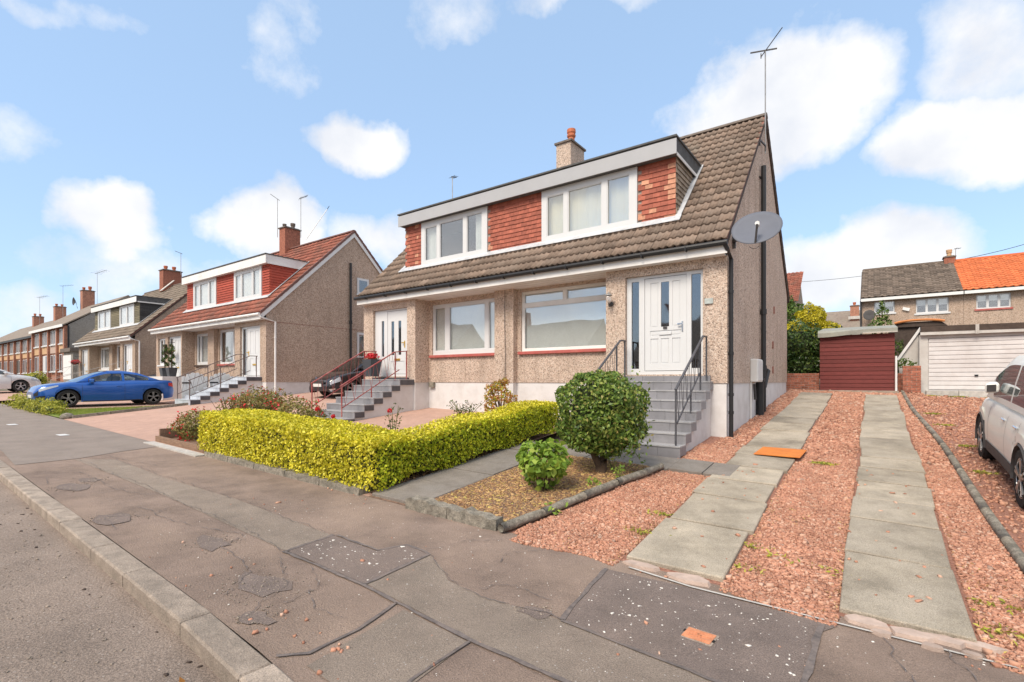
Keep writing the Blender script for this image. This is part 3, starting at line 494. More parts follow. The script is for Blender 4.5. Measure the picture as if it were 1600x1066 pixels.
spill = lambda x, y: 4.13 + .05 * math.sin(x * 5) if x > -3 else 4.3
far_ = lambda x, y: .8 + max(0, y - 8) * .025
scatter('pink_gravel', 62000, lambda x, y: ingr(x, y) and y > spill(x, y), (-3.1, 1.1, 4.08, 9.5), .0225, MT['stone'], flat=.42, dens=far_)
scatter('pink_gravel', 19000, ingr, (-2.4, 1.1, 9.5, 19.3), .033, MT['stone'], flat=.42, dens=far_)
scatter('pink_gravel', 25000, lambda x, y: x > logx(y) + .04, (.7, 6.5, 4.2, 19.6), .034, MT['stone'], flat=.42, dens=far_)
scatter('stray_gravel', 60, lambda x, y: on_track(x, y), (-1.9, .6, 4.4, 9), .028, MT['stone'], lift=.04)
# dead moss and straw caught in the gravel beside the flags
cand = RNG.uniform((-3.1, 4.15), (1.0, 9.5), (60000, 2)); ed_ = np.minimum.reduce([np.abs(cand[:, 0] - e) for e in (-1.88, -1.0, -.21, .57)]); nz_ = np.sin(cand[:, 0] * 4.1 + 2 * np.sin(cand[:, 1] * 1.3)) * np.cos(cand[:, 1] * 2.7 + cand[:, 0] * 1.9)
pr_ = (np.exp(-(ed_ / .07) ** 2) * .35 + .16 * (nz_ > .45)) * np.clip((8.5 - cand[:, 1]) / 4, .12, 1); cand = cand[RNG.random(len(cand)) < pr_ * .55]; cand = np.array([c for c in cand if ingr(c[0], c[1]) and c[1] > spill(c[0], c[1])])
place('moss_litter', leaf_mesh('moss_litter', np.array([(a, b, gz(a, b) + .018) for a, b in cand]), np.tile([0, 0, 1.], (len(cand), 1)), .030, MT['straw'], aspect=.4, jit=.5, droop=0), None, 'stuff')
# concrete edging between the two drives
eg = thing('drive_edging', 'low rounded concrete edging running between the two gravel drives', 'edging', (1.0, 6, gz(1, 6)))
y = 4.6
while y < 19:
    L = random.uniform(.85, 1.05); m = MB(); pts = [(logx(yy), yy, gz(1, yy) + .03) for yy in lin(y, y + L - .003, 4)]
    m.tube(pts, [.045] * 4, 10); m.build('edging_piece', MT['edging'], eg, smooth=True); y += L
# path of dark flags
path = link(bpy.data.objects.new('garden_path', None)); path['kind'] = 'structure'; ORG['garden_path'] = Vector((0, 0, 0))
def flag(xa, xb, ya, yb):
    m = cbox(xb - xa - .012, yb - ya - .012, .05, .006).mesh('paving_slab', MT['dslab']); cx_, cy_ = (xa + xb) / 2, (ya + yb) / 2
    piece('paving_slab', m, path, Matrix.Translation((cx_, cy_, gz(cx_, cy_) - .01 + random.uniform(0, .012))) @ Matrix.Rotation(math.atan(.0885), 4, 'X') @ Matrix.Rotation(R(random.uniform(.8, 2)), 4, 'Y'))
for a, b in zip([4.34, 5.1, 5.85, 6.6], [5.1, 5.85, 6.6, 7.36]): flag(-5.48, -4.58, a, b)
for a, b in zip([-5.48, -4.6, -3.9, -3.2, -2.5, -2.0], [-4.6, -3.9, -3.2, -2.5, -2.0, -1.62]): flag(a, b, 7.42, 8.12)
sheet('path_bed', MT['soil'], [-5.5, -4.55], [4.3, 6, 8.2], .003); sheet('path_bed', MT['soil'], [-4.55, -1.75], [7.4, 8.2], .003)
# left plots
sheet('red_chip_driveway', MT['pinkdrive'], lin(-20.0, -5.5, 8), [4.3, 6, 8, 10, 14, 19.4], .002)
sheet('lawn', MT['lawn_base'], [-23.2, -22, -21.2, -20.6, -20.02], [4.3, 5, 6, 7.5, 9.2], .02)
sheet('red_chip_driveway', MT['pinkdrive'], [-27.5, -25, -23.2], [4.3, 5, 6, 9, 10, 19], .006); sheet('red_chip_driveway', MT['pinkdrive'], [-40, -34, -31], [4.3, 6, 9, 19], .006)
P_ = np.array([(x, y, gz(x, y) + .035) for x, y in zip(RNG.uniform(-23.2, -20.02, 20000), RNG.uniform(4.4, 9.2, 20000))]); g_ = place('lawn_grass', leaf_mesh('lawn_grass', P_, np.tile([.0, -1, .1], (20000, 1)), .07, MT['grass'], aspect=.12, jit=.6, droop=-2.), None, 'stuff')
le = thing('lawn_edging', 'low mossy edging kerb along the near side of the lawn strip', 'edging', (-20, 6, gz(-20, 6)))
for a, b in zip(lin(4.5, 9.3, 6)[:-1], lin(4.5, 9.3, 6)[1:]): MB().prism([(-19.93, a, gz(-20, a) - .05), (-20.02, a, gz(-20, a) - .05), (-20.02, a, gz(-20, a) + .09), (-19.93, a, gz(-20, a) + .09)], (0, b - a - .02, gz(-20, b) - gz(-20, a))).build('edging_stone', MT['edging'], le)
MB().lathe((-20.15, 4.42, gz(-20, 4.4) + .05), [(.02, -.08), (.17, -.05), (.19, .02), (.12, .1), (.02, .13)], 9).build('edge_boulder', MT['edging'], None, smooth=True); tag(bpy.data.objects['edge_boulder'], 'small rounded stone at the pavement end of the lawn edging', 'stone')
# flower bed by the path with kerb stones
bed = poly_sheet('flower_bed', MT['soil'], [(-4.55, 4.36), (-3.15, 4.36), (-2.62, 7.4), (-4.55, 7.4)], .05, None); bed['kind'] = 'structure'
inb = lambda x, y: -4.52 < x < -3.16 + (y - 4.4) * .175 and 4.42 < y < 7.4
scatter('bed_mulch', 5200, inb, (-4.6, -2.5, 4.4, 7.4), .026, MT['straw'], lift=.05, flat=.16)
ind = [(a, b) for a, b in zip(RNG.uniform(-4.6, -2.5, 9000), RNG.uniform(4.4, 7.4, 9000)) if inb(a, b)]
place('dry_grass_litter', leaf_mesh('dry_grass_litter', np.array([(a, b, gz(a, b) + .062) for a, b in ind]), np.tile([0, 0, 1.], (len(ind), 1)), .055, MT['straw'], aspect=.10, jit=.5, droop=0), None, 'stuff')
be = thing('bed_edging', 'rough weathered concrete kerb around the small flower bed', 'edging', (-3.9, 4.3, gz(-4, 4.3)))
for a, b in ((-4.68, -4.0), (-3.99, -3.28)):
    m = MB(); k = 9
    for i in range(k): pass
    xs2 = lin(a, b, 9); V = []
    for xx in xs2:
        g = gz(xx, 4); h = .14 + random.uniform(-.035, .018); V += [(xx, 4.215 + random.uniform(-.015, .015), g - .02), (xx, 4.225 + random.uniform(-.015, .015), g + h), (xx, 4.36, g + h + .01), (xx, 4.37, g)]
    for i in range(8):
        for q in range(3): m.f.append((i * 4 + q, (i + 1) * 4 + q, (i + 1) * 4 + q + 1, i * 4 + q + 1))
    m.v = V; m.f += [(0, 1, 2, 3), (35, 34, 33, 32)]; m.build('edging_stone', MT['edging'], be)
pts = [(-3.2, 4.2), (-3.07, 4.85), (-2.95, 5.6), (-2.82, 6.3), (-2.68, 6.95), (-2.58, 7.42)]
for (a, b) in zip(pts[:-1], pts[1:]):
    m = MB(); q = [(a[0] + (b[0] - a[0]) * t * .98 + random.gauss(0, .006), a[1] + (b[1] - a[1]) * t * .98, gz(-3, a[1] + (b[1] - a[1]) * t) + .065) for t in lin(0, 1, 5)]
    m.tube(q, [random.uniform(.046, .058) for _ in q], 8); m.build('edging_piece', MT['edging'], be, smooth=True)
# hedge bed kerb and planter edge further left
he = thing('hedge_kerb', 'low grey concrete kerb at the foot of the clipped yellow hedge', 'edging', (-8, 4.3, gz(-8, 4.3)))
for a, b in zip(lin(-10.3, -5.62, 6)[:-1], lin(-10.3, -5.62, 6)[1:]): MB().prism([(a + .01, 4.24, gz(a, 0) - .02), (a + .01, 4.40, gz(a, 0) - .02), (a + .01, 4.40, gz(a, 0) + .10), (a + .01, 4.25, gz(a, 0) + .085)], (b - a - .02, 0, gz(b, 0) - gz(a, 0))).build('edging_stone', MT['edging'], he)
sheet('hedge_bed', MT['soil'], [-13, -10.4, -5.9, -5.5], [4.4, 5.3, 8.7], .02, inside=lambda x, y: y < 5.3 or x > -5.95)
tp = thing('timber_planter', 'low brown timber edging around the red flowered bush', 'planter', (-11.6, 4.4, gz(-11.6, 4.4)))
MB().prism([(-13, 4.36, gz(-13, 4) - .02), (-13, 4.42, gz(-13, 4) - .02), (-13, 4.42, gz(-13, 4) + .13), (-13, 4.36, gz(-13, 4) + .13)], (2.6, 0, -.068)).build('sleeper', MT['timber'], tp); MB().box(-13.0, -12.94, 4.43, 6.4, .32, .62).build('sleeper', MT['timber'], tp)
MB().prism([(-12.9, 4.1, gz(-12.9, 4) - .02), (-12.9, 4.3, gz(-12.9, 4) - .02), (-12.9, 4.3, gz(-12.9, 4) + .025), (-12.9, 4.1, gz(-12.9, 4) + .025)], (2.6, 0, -.068)).build('pale_strip', MT['pale'], tp)
# rusty sheet lying on the left track
sh = MB(); T = Matrix.Translation((-1.235, 9.2, gz(-1.2, 9.2) + .062)) @ Matrix.Rotation(R(-2), 4, 'Z') @ Matrix.Rotation(math.atan(.0885) - R(2), 4, 'X')
b_ = cbox(.66, .72, .012, .002); b_.v = [tuple(T @ Vector(v)) for v in b_.v]
tag(b_.build('metal_sheet', MT['orange'], None, org=(-1.235, 9.2, gz(-1.2, 9.2))), 'flat rusty orange sheet lying across the left flag track', 'metal sheet')
# ------------------------------------------------------------------ semi-detached houses
SL = .964; TH = math.atan(SL); UU = Vector((0, math.cos(TH), math.sin(TH))); NN = Vector((0, -math.sin(TH), math.cos(TH)))
def tile_base(wd, ln, th, rolls, amp, n=9):
    V = []; Fc = []
    for j, y in enumerate((0, ln)):
        for i in range(n):
            u = i / (n - 1); h = amp * (max(0, math.sin(2 * pi * rolls * u - .6)) ** .8) if rolls else 0
            V.append((u * wd, y, h + th))
    for i in range(n): V.append((V[i][0], .035, V[i][2] - th * 1.5))
    for i in range(n - 1): Fc.append((i, i + 1, n + i + 1, n + i)); Fc.append((2 * n + i, 2 * n + i + 1, i + 1, i))
    return np.array(V), np.array(Fc)
TILE = tile_base(.295, .40, .036, 2, .036, 11)
def frame_m(x, s, yE, zE, th=TH, tilt=.075):
    u = Vector((0, math.cos(th - tilt), math.sin(th - tilt))); n = Vector((0, -math.sin(th - tilt), math.cos(th - tilt))); p = Vector((x, yE + s * math.cos(th), zE + s * math.sin(th)))
    return Matrix(((1, 0, 0, p.x), (0, u.y, n.y, p.y), (0, u.z, n.z, p.z), (0, 0, 0, 1)))
def joined_tiles(name, mats, base, mat, parent):
    V, Fc = base; o = np.array(ORG[parent.name]); A = np.array([np.array(m) for m in mats]); H_ = np.concatenate([V, np.ones((len(V), 1))], 1)
    W = np.einsum('kij,nj->kni', A, H_)[..., :3] - o; Fq = (Fc[None] + (np.arange(len(mats)) * len(V))[:, None, None]).reshape(-1, 4)
    return place(name, fast(name, W.reshape(-1, 3), Fq, mat), parent, 'stuff')
hung_me = {}
def hung_mesh(k):
    if k not in hung_me:
        m = MB(); w_ = .162; m.add([(0, -.026, 0), (w_, -.026, 0), (w_, -.002, .15), (0, -.002, .15), (0, -.002, .022), (w_, -.002, .022)], [(0, 1, 2, 3), (4, 5, 1, 0), (0, 3, 4), (1, 5, 2)]); hung_me[k] = m.mesh('hung_tile', MT[k])
    return hung_me[k]
def rail_bar(m, a, b, r=.014): m.tube([a, b], r, 6)
def front_door(par, x0, x1, z0, z1, y, style):
    W = x1 - x0; Hh = z1 - z0; fx = lambda f: x0 + f * W; zz = lambda f: z0 + f * Hh; m = MB(); pn = []
    if style == 'wide':
        pn = [(fx(.065), fx(.17), zz(.06), zz(.955)), (fx(.85), fx(.965), zz(.06), zz(.965))]; lf = (.245, .795); lp = [(.14, .335, .47, .95), (.395, .59, .47, .95, 1), (.665, .86, .47, .95), (.13, .87, .375, .43), (.14, .335, .075, .345), (.395, .59, .075, .345), (.665, .86, .075, .345)]; hd = .9
    elif style == 'slits':
        pn = [(fx(.20), fx(.275), zz(.30), zz(.84))]; lf = (.375, .955); lp = [(.19, .33, .30, .84, 1), (.55, .69, .30, .84, 1), (.15, .85, .06, .2)]; hd = .87
    else:
        pn = [(fx(.04), fx(.24), zz(.05), zz(.96))]; lf = (.28, .97); lp = [(.18, .45, .45, .93), (.55, .82, .45, .93), (.18, .45, .08, .36), (.55, .82, .08, .36)]; hd = .1
    a, b = fx(lf[0]), fx(lf[1]); frame(m, x0, x1, z0, z1, y, pn + [(a, b, zz(.035), zz(.975))], .07, .03); f = m.build('front_door', MT['upvc'], par)
    for q in pn: MB().box(q[0] - .005, q[1] + .005, y + .03, y + .036, q[2] - .005, q[3] + .005).build('side_light', MT['glass2'], f)
    lz0, lz1 = zz(.04), zz(.97); m = MB(); hl = [(a + .006 + p[0] * (b - a - .012), a + .006 + p[1] * (b - a - .012), lz0 + p[2] * (lz1 - lz0), lz0 + p[3] * (lz1 - lz0)) for p in lp]
    frame(m, a + .006, b - .006, lz0, lz1, y + .012, hl, .05, .014)
    for p, q in zip(lp, hl):
        if len(p) == 4:
            m.box(q[0], q[1], y + .026, y + .03, q[2], q[3]); e = .022; m.box(q[0] + e, q[1] - e, y + .019, y + .026, q[2] + e, q[3] - e)
    m.build('door_leaf', MT['upvc'], f)
    for p, q in zip(lp, hl):
        if len(p) == 5: MB().box(q[0], q[1], y + .026, y + .032, q[2], q[3]).build('door_glass', MT['glass2'], f)
    g = 'upvc' if style == 'wide' else 'gold'; xc = (a + b) / 2; lz = zz(.41) if style == 'wide' else zz(.25); MB().box(xc - .13, xc + .13, y - .008, y + .012, lz - .032, lz + .032).build('letterbox', MT[g], f, bev=.004)
    if style == 'wide': MB().box(xc - .04, xc + .04, y - .012, y + .011, zz(.455), zz(.475)).build('knocker', MT['dark'], f)
    hx = a + hd * (b - a); hm = MB().box(hx - .014, hx + .014, y - .006, y + .012, zz(.42), zz(.52)); hm.box(hx - .09, hx + .01, y - .045, y - .03, zz(.485), zz(.5)); hm.box(hx - .008, hx + .008, y - .04, y, zz(.485), zz(.5)); hm.build('door_handle', MT[g if g == 'gold' else 'chrome'], f)
    MB().box(x0 - .02, x1 + .02, y - .03, y + .07, z0 - .03, z0 - .002).build('threshold', MT['upvc'], f)
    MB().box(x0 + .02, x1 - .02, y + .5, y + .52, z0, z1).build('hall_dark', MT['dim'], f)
    return f
def steps(name, label, x0, x1, tops, yw, zb, mats, riser_w=.42, dark=False, wall_m='render', group=None):
    """tops: [(front y, top z)] from the bottom step up; the last tread runs on to yw"""
    r = thing(name, label, 'steps', ((x0 + x1) / 2, tops[0][0], zb), group); th = .022
    side = [(x1 - .05, tops[0][0] + .03, zb - .3)]
    for i, (y, z) in enumerate(tops):
        side += [(x1 - .05, y + .03, z - th), (x1 - .05, (tops[i + 1][0] if i + 1 < len(tops) else yw) + .03, z - th)]
    side += [(x1 - .05, yw + .03, zb - .3)]
    MB().prism(side, (-(x1 - x0 - .1), 0, 0)).build('side_wall', MT[wall_m], r)
    zp = zb - .06
    for i, (y, z) in enumerate(tops):
        yn = tops[i + 1][0] if i + 1 < len(tops) else yw; n = max(1, round((x1 - x0) / riser_w)); ws = [x0 + (x1 - x0) * k / n for k in range(n + 1)]
        if i % 2: ws = [x0] + [w_ - .5 * (x1 - x0) / n for w_ in ws[1:]] + [x1]
        for a, b in zip(ws[:-1], ws[1:]): MB().box(a + .002, b - .002, y, y + .02, zp, z - th - .001).build('riser_tile', MT[mats[0]], r)
        for a, b in zip(ws[:-1], ws[1:]): MB().box(a + .0015, b - .0015, y - .012, yn + .018, z - th, z + random.uniform(-.001, .001)).build('tread_tile', MT[mats[1]], r)
        MB().box(x1 - .024, x1 - .003, y + .021, yn + .015, z - .165, z - th - .001).build('side_tile', MT[mats[2]], r)
        zp = z - .001
    return r
def railing(name, label, X, top, low, posts, mat, zig=6, wall_to=None, group=None, z0=None, bar_r=.012):
    """top: [(y,z)] handrail line, low: two (y,z) ends of the bottom bar, posts: [(y,z0,z1)]"""
    r = thing(name, label, 'railing', (X, top[0][0], posts[0][1]), group); m = MB()
    for a, b in zip(top[:-1], top[1:]): m.bar((X, *a), (X, *b), .038, .026)
    m.build('handrail', MT[mat], r)
    MB().bar((X, *low[0]), (X, *low[1]), .022, .022).build('bottom_rail', MT[mat], r)
    for (y, a, b) in posts: MB().bar((X, y, a), (X, y, b), .026, .026).build('post', MT[mat], r)
    def on(L, y):
        for (a, b) in zip(L[:-1], L[1:]):
            if a[0] <= y <= b[0]: return a[1] + (b[1] - a[1]) * (y - a[0]) / (b[0] - a[0])
        return L[-1][1]
    ya, yb = low[0][0], low[1][0]; st = (yb - ya) / zig
    for i in range(zig):
        y0 = ya + i * st; m = MB()
        for (p, q) in (((y0, on(top, y0)), (y0 + st * .42, on(low, y0 + st * .42))), ((y0 + st * .42, on(low, y0 + st * .42)), (y0 + st * .75, on(top, y0 + st * .75)))): m.tube([(X, *p), (X, *q)], bar_r * .42, 5)
        m.build('baluster', MT[mat], r)
    return r
def chimney(par, x0, x1, y0, y1, z0, z1, mat, pots, pm='pot'):
    c = MB().box(x0, x1, y0, y1, z0, z1).build('chimney', MT[mat], par); m = MB().box(x0 - .05, x1 + .05, y0 - .05, y1 + .05, z1 + .001, z1 + .06); m.box(x0 + .03, x1 - .03, y0 + .03, y1 - .03, z1 + .06, z1 + .1); m.build('coping', MT['coping'], c)
    for (x, y, h, r_) in pots: MB().lathe((x, y, z1 + .09), [(r_ * .9, 0), (r_ * .85, h * .45), (r_ * 1.1, h * .52), (r_ * 1.15, h * .62), (r_ * .95, h * .68), (r_ * 1.15, h * .78), (r_ * 1.12, h * .98), (r_ * .8, h)], 12).build('chimney_pot', MT[pm], c, smooth=False)
    return c
def semi(label, x1, yf, o):
    W = o.get('W', 11.1); x0 = x1 - W; X = lambda r_: x1 + r_; root = thing('semi_detached_house', label, 'house', ((x0 + x1) / 2, yf + 4, gz((x0 + x1) / 2, yf)), 'semi-detached houses along the street')
    lsp, lsd, lsw = o.get('ls', (0, 0, 0)); yr = yf + 8.24; yE = yf - .28; zE = 4.36; yR = yf + 4.12; zR = zE + SL * (yR - yE); roofz = lambda y: zE + SL * (y - yE); cast = MT[o['cast']]
    m = MB(); d = .57; zt = 4.135; zp = 1.65; s = o.get('sillz', 2.47)
    wr, wl = (X(-5.29), X(-2.62)), (X(-8.59 + lsw), X(-5.75))
    XP = X(-8.7 + lsp); wall(m, (x0, yf), (XP, yf), zp, zt, [(X(-10.63 + lsd) - x0, X(-9.06 + lsd) - x0, 1.83, 3.92)] + ([(.25, 1.2, 2.5, 3.9)] if lsd else []), .12)
    wall(m, (XP, yf), (XP, yf + d), zp, zt)
    wall(m, (XP, yf + d), (X(-2.56), yf + d), zp, zt, [(X(-8.58 + lsw) - XP, X(-5.9) - XP, s, 4.0), (X(-5.28) - XP, X(-2.63) - XP, s, 4.06)], .09)
    wall(m, (X(-2.56), yf + d), (X(-2.56), yf), zp, zt)
    wall(m, (X(-2.56), yf), (x1, yf), zp, zt, [(X(-2.10) - X(-2.56), X(-.46) - X(-2.56), 1.83, 3.95)], .12)
    wall(m, (x1, yf), (x1, yr), zp, 4.3); wall(m, (x1, yr), (x0, yr), zp, 4.3); wall(m, (x0, yr), (x0, yf), zp, 4.3)
    zc = roofz(yf) - .1; V = [(x1, yf, 4.3), (x1, yr, 4.3), (x1, yr, zc), (x1, yR, zR - .1), (x1, yf, zc)]; m.add(V, [(0, 1, 2, 3, 4)]); m.add([(x0, *v[1:]) for v in V], [(4, 3, 2, 1, 0)])
    m.box(X(-6.03), X(-5.40), yf + d - .18, yf + d + .01, zp, zt)
    m.build('wall', cast, root)
    m = MB(); q = .018      # rendered plinth, slightly behind the roughcast
    for (a, b) in (((x0 + q, yf + q), (XP - q, yf + q)), ((XP - q, yf + q), (XP - q, yf + d + q)), ((XP - q, yf + d + q), (X(-2.56) + q, yf + d + q)), ((X(-2.56) + q, yf + d + q), (X(-2.56) + q, yf + q)), ((X(-2.56) + q, yf + q), (x1 - q, yf + q)), ((x1 - q, yf + q), (x1 - q, yr - q)), ((x1 - q, yr - q), (x0 + q, yr - q)), ((x0 + q, yr - q), (x0 + q, yf + q))): wall(m, a, b, -.3, zp + .03)
    m.box(X(-6.01), X(-5.42), yf + d - .16, yf + d + .03, 0, zp); m.build('plinth', MT['render'], root)
    MB().box(x0 + .02, x1 - .02, yE + .06, yf + d + .12, 4.13, 4.145).build('soffit', MT['fascia'], root)
    m = MB()
    for i in range(4): m.box(x0 + .03, x1 - .03, yE + .12 + i * .2, yE + .125 + i * .2, 4.126, 4.131)
    m.build('soffit_joint', MT['pale'], root)
    MB().box(x0 - .02, x1 + .05, yE + .03, yE + .058, 4.125, 4.29).build('fascia', MT['fascia'], root)
    gm = MB(); gm.tube([(x0 - .06, yE - .03, 4.315), (x1 + .07, yE - .03, 4.315)], .052, 10)
    for i in range(int(W / .9)): gm.box(x0 + .5 + i * .9 - .012, x0 + .5 + i * .9 + .012, yE - .088, yE + .03, 4.25, 4.33)
    gm.build('gutter', MT[o['gut']], root)
    px, py = x1 + .055, yf + o.get('dpy', .07); zg = gz(x1, yf) - .03
    dm = MB(); dm.tube([(x1 + .02, yE - .03, 4.29), (px, yE + .03, 4.2), (px, py, 4.06), (px, py, zg)], .04, 10)
    for z in (3.4, 2.2, 1.4, 1.05): dm.tube([(px, py, z), (px, py, z + .06)], .05, 10)
    dm.build('downpipe', MT[o['gut']], root, smooth=False)
    dk = MB(); e = .07      # roof deck
    dk.prism([(x0 - .04, yE + .05, zE - .02), (x0 - .04, yR, zR - .02 + SL * .05 - .05), (x0 - .04, yr + .28, zE - .02), (x0 - .04, yr + .2, zE - .09), (x0 - .04, yR, zR - e - .06), (x0 - .04, yE + .12, zE - .075)], (W + .08, 0, 0)); dk.build('roof_deck', MT['wood'], root)
    ncol = int((W + .12) / .3); nrow = int(math.hypot(yR - yE, zR - zE) / .332) ; xs0 = x1 + .055 - ncol * .3
    dx0, dx1 = X(o.get('dx', (-9.8, -1.2))[0]), X(o.get('dx', (-9.8, -1.2))[1]); yd = yf + .62; zdt = 6.58; tb = TILE if o.get('rolls', 2) else tile_base(.297, .40, .042, 1, .012, 7)
    vis = []; rest = []; me = None
    for j in range(nrow):
        for i in range(ncol):
            xa = xs0 + i * .3; s_ = j * .332 + .03; ym = yE + (s_ + .2) * math.cos(TH)
            if dx0 + .02 < xa + .15 < dx1 - .02 and ym > yd + .1 and ym < yd + 1.55: continue
            (vis if (xa + .15 > dx1 - .1 or ym <= yd + .25 or xa < dx0) else rest).append(frame_m(xa, s_, yE, zE))
    if o.get('pieces'):
        me = fast('roof_tile', tb[0], tb[1], MT['tile'])
        for M4 in vis[:300]: piece('roof_tile', me, root, M4 @ Matrix.Translation((random.uniform(-.002, .002), random.uniform(-.006, .006), random.uniform(-.002, .003))))
        rest += vis[300:]
        joined_tiles('roof_tile_field', rest, tb, MT['tile_j'], root)
    else: joined_tiles('roof_tile_field', [M4 @ Matrix.Translation((0, random.uniform(-.006, .006), random.uniform(-.002, .003))) for M4 in vis + rest], tb, MT[o['tile']], root)
    rb = [Matrix(((-1, 0, 0, M4[0][3] + .3), (0, -M4[1][1], -M4[1][2], 2 * yR - M4[1][3]), (0, M4[2][1], M4[2][2], M4[2][3]), (0, 0, 0, 1))) for M4 in [frame_m(xs0 + i * .3, j * .332 + .03, yE, zE) for j in range(nrow) for i in range(ncol)]]
    joined_tiles('rear_tile_field', rb, tb, MT[o['tile'] if not o.get('pieces') else 'tile_j'], root)
    rm = MB(); n = int(W / .45)
    prof = [(.13 * math.cos(a), .10 * math.sin(a)) for a in lin(0, pi, 7)]
    rm.prism([(0, c_, s_) for c_, s_ in prof], (.445, 0, 0)); rme = rm.mesh('ridge_tile', MT[o.get('ridge', 'coping')])
    for i in range(n + 1): piece('ridge_tile', rme, root, Matrix.Translation((min(x0 - .05 + i * .45, x1 - .39), yR, zR - .03 + random.uniform(0, .006))))
    # verge
    if o.get('barge'):
        for sg in (1, -1):
            A = (x1 + .03, yR - sg * (yR - yE - .02), zE - .06); B = (x1 + .03, yR, zR - .06); dz = -.2
            MB().prism([A, B, (B[0], B[1], B[2] + dz), (A[0], A[1] + sg * .12, A[2] + dz + .11)], (.035, 0, 0)).build('bargeboard', MT['white'], root)
            vm = MB(); k = 19
            for i in range(k):
                a, b = i / k, (i + 1) / k - .004; P = lambda t, h: (x1 - .02, A[1] + (B[1] - A[1]) * t, A[2] + .05 + (B[2] - A[2]) * t + h)
                vm.prism([P(a, -.03), P(b, -.05), P(b, .07), P(a, .09)], (.115, 0, 0))
            vm.build('verge_cap', MT['verge_b'], root)
    else:
        for sg in (1, -1):
            A = Vector((x1 + .012, yR - sg * (yR - yE - .05), zE - .02)); B = Vector((x1 + .012, yR, zR - .02)); MB().bar(A, B, .05, .075).build('verge', MT['verge'], root)
    # dormer
    hw = [(X(a), X(b), 5.25, 6.56) for a, b in o.get('dw', ((-9.04, -6.43), (-4.63, -2.06)))]
    m = MB(); wall(m, (dx0, yd), (dx1, yd), roofz(yd) - .3, zdt, [(a - dx0, b - dx0, c, e_) for a, b, c, e_ in hw], .05)
    for xx, fl in ((dx0, 0), (dx1, 1)):
        t = [(xx, yd, roofz(yd) - .3), (xx, yd + 1.75, roofz(yd + 1.75) - .3), (xx, yd + 1.75, zdt), (xx, yd, zdt)]; m.add(t, [(0, 1, 2, 3)] if fl else [(3, 2, 1, 0)])
    m.build('dormer_wall', MT['mortar'] if o.get('pieces') else MT[o['hung']], root)
    yb = yE + (6.9 - zE) / SL + .12
    dr = MB().box(dx0 - .08, dx1 + .07, yd - .2, yb, zdt, 6.925).build('dormer_roof', MT['felt'] if not o.get('wcheek') else MT['fascia'], root)
    MB().box(dx0 - .1, dx1 + .09, yd - .23, yd - .203, zdt - .015, 6.89).build('dormer_fascia', MT[o.get('dfas', 'grey_fascia')], dr); MB().box(dx0 - .12, dx1 + .1, yd - .25, yb, 6.926, 6.965).build('felt_edge', MT['felt'], dr)
    MB().box(dx1 + .071, dx1 + .085, yd - .15, yb - .2, zdt - .03, zdt + .04).build('cheek_trim', MT['fascia'], dr)
    pan = [[.06, .255, .1, .88], [.30, .66, .1, .90], [.71, .93, .1, .92]] if not o.get('two') else [[.06, .47, .1, .92], [.53, .94, .1, .92]]
    for k, (a, b, c, e_) in enumerate(hw):
        bl = ('cur', 'cream', [(a + .05, b - .05)]) if k and o.get('pieces') else (('cur', 'blind', [(a + .1, a + .5), (b - .55, b - .1)]) if o.get('pieces') else ('slats', 'blind'))
        wf = window(root, a, b, c, e_ + .012, yd - .055, [(a + p[0] * (b - a), a + p[1] * (b - a), c + p[2] * (e_ - c), c + p[3] * (e_ - c)) for p in pan], sill=('fascia', .05, .04), blind=bl)
    rows = int((zdt - roofz(yd) + .05) / .112)
    if o.get('pieces'):
        cnt = 0
        for (a, b, side) in ((dx0, hw[0][0] - .01, 0), (hw[0][1] + .01, hw[1][0] - .01, 1), (hw[1][1] + .01, dx1 + .01, 2)):
            n = max(1, round((b - a) / .165)); sp = (b - a) / n
            for j in range(12):
                z = zdt - .115 - j * .112
                if z < roofz(yd) - .02: break
                for i in range(n):
                    edge = (side == 0 and i == 0) or (side == 2 and (i == n - 1 or random.random() < .12)); k = 'hung_p' if random.random() < (.42 if edge else .06 if side != 1 or j < 1 else .02) else 'hung'
                    off = (sp / 2 if j % 2 else 0)
                    xa = min(a + i * sp + off, b - sp)
                    piece('hung_tile', hung_mesh(k), root, Matrix.Translation((xa, yd - .004 - (.002 if xa == b - sp and off else 0), z + random.uniform(-.003, .003))) @ Matrix.Diagonal((sp / .165, 1, 1, 1)))
        hm = hung_mesh('hung_g')
        for j in range(12):
            z = zdt - .115 - j * .112; yl = yE + (z - zE) / SL; n = int((yl - yd) / .165)
            for i in range(n + 1):
                if z < roofz(yd + i * .165) - .1: break
                piece('hung_tile', hm, root, Matrix.Translation((dx1 + .004, yd + i * .165 + (.08 if j % 2 else 0), z)) @ Matrix.Rotation(pi / 2, 4, 'Z'))
    else:
        cm = MB(); cc = MB()
        for (a, b) in ((dx0, hw[0][0] - .01), (hw[0][1] + .01, hw[1][0] - .01), (hw[1][1] + .01, dx1 + .012)):
            for j in range(13):
                z = zdt - .10 - j * .108
                if z < roofz(yd) - .05: break
                cm.prism([(a, yd - .004, z + .11), (a, yd - .036, z), (a, yd - .004, z + .025)], (b - a, 0, 0))
        cm.build('cladding_course', MT[o['hung']], root, 'stuff')
        for j in range(13):
            z = zdt - .10 - j * .108; yl = yE + (z + .04 - zE) / SL
            if yl > yd + .05: cc.prism([(dx1 + .004, yd, z + .11), (dx1 + .03, yd, z), (dx1 + .004, yd, z)], (0, yl - yd + .1, 0))
        cc.build('cheek_cladding', MT[o.get('cheek', o['hung'])], root, 'stuff')
    fl = MB(); n3 = NN * .065; a = Vector((dx0 - .16, yd - .14, roofz(yd - .14))) + n3; b = Vector((dx1 + .14, yd - .14, roofz(yd - .14))) + n3; up = UU * .22
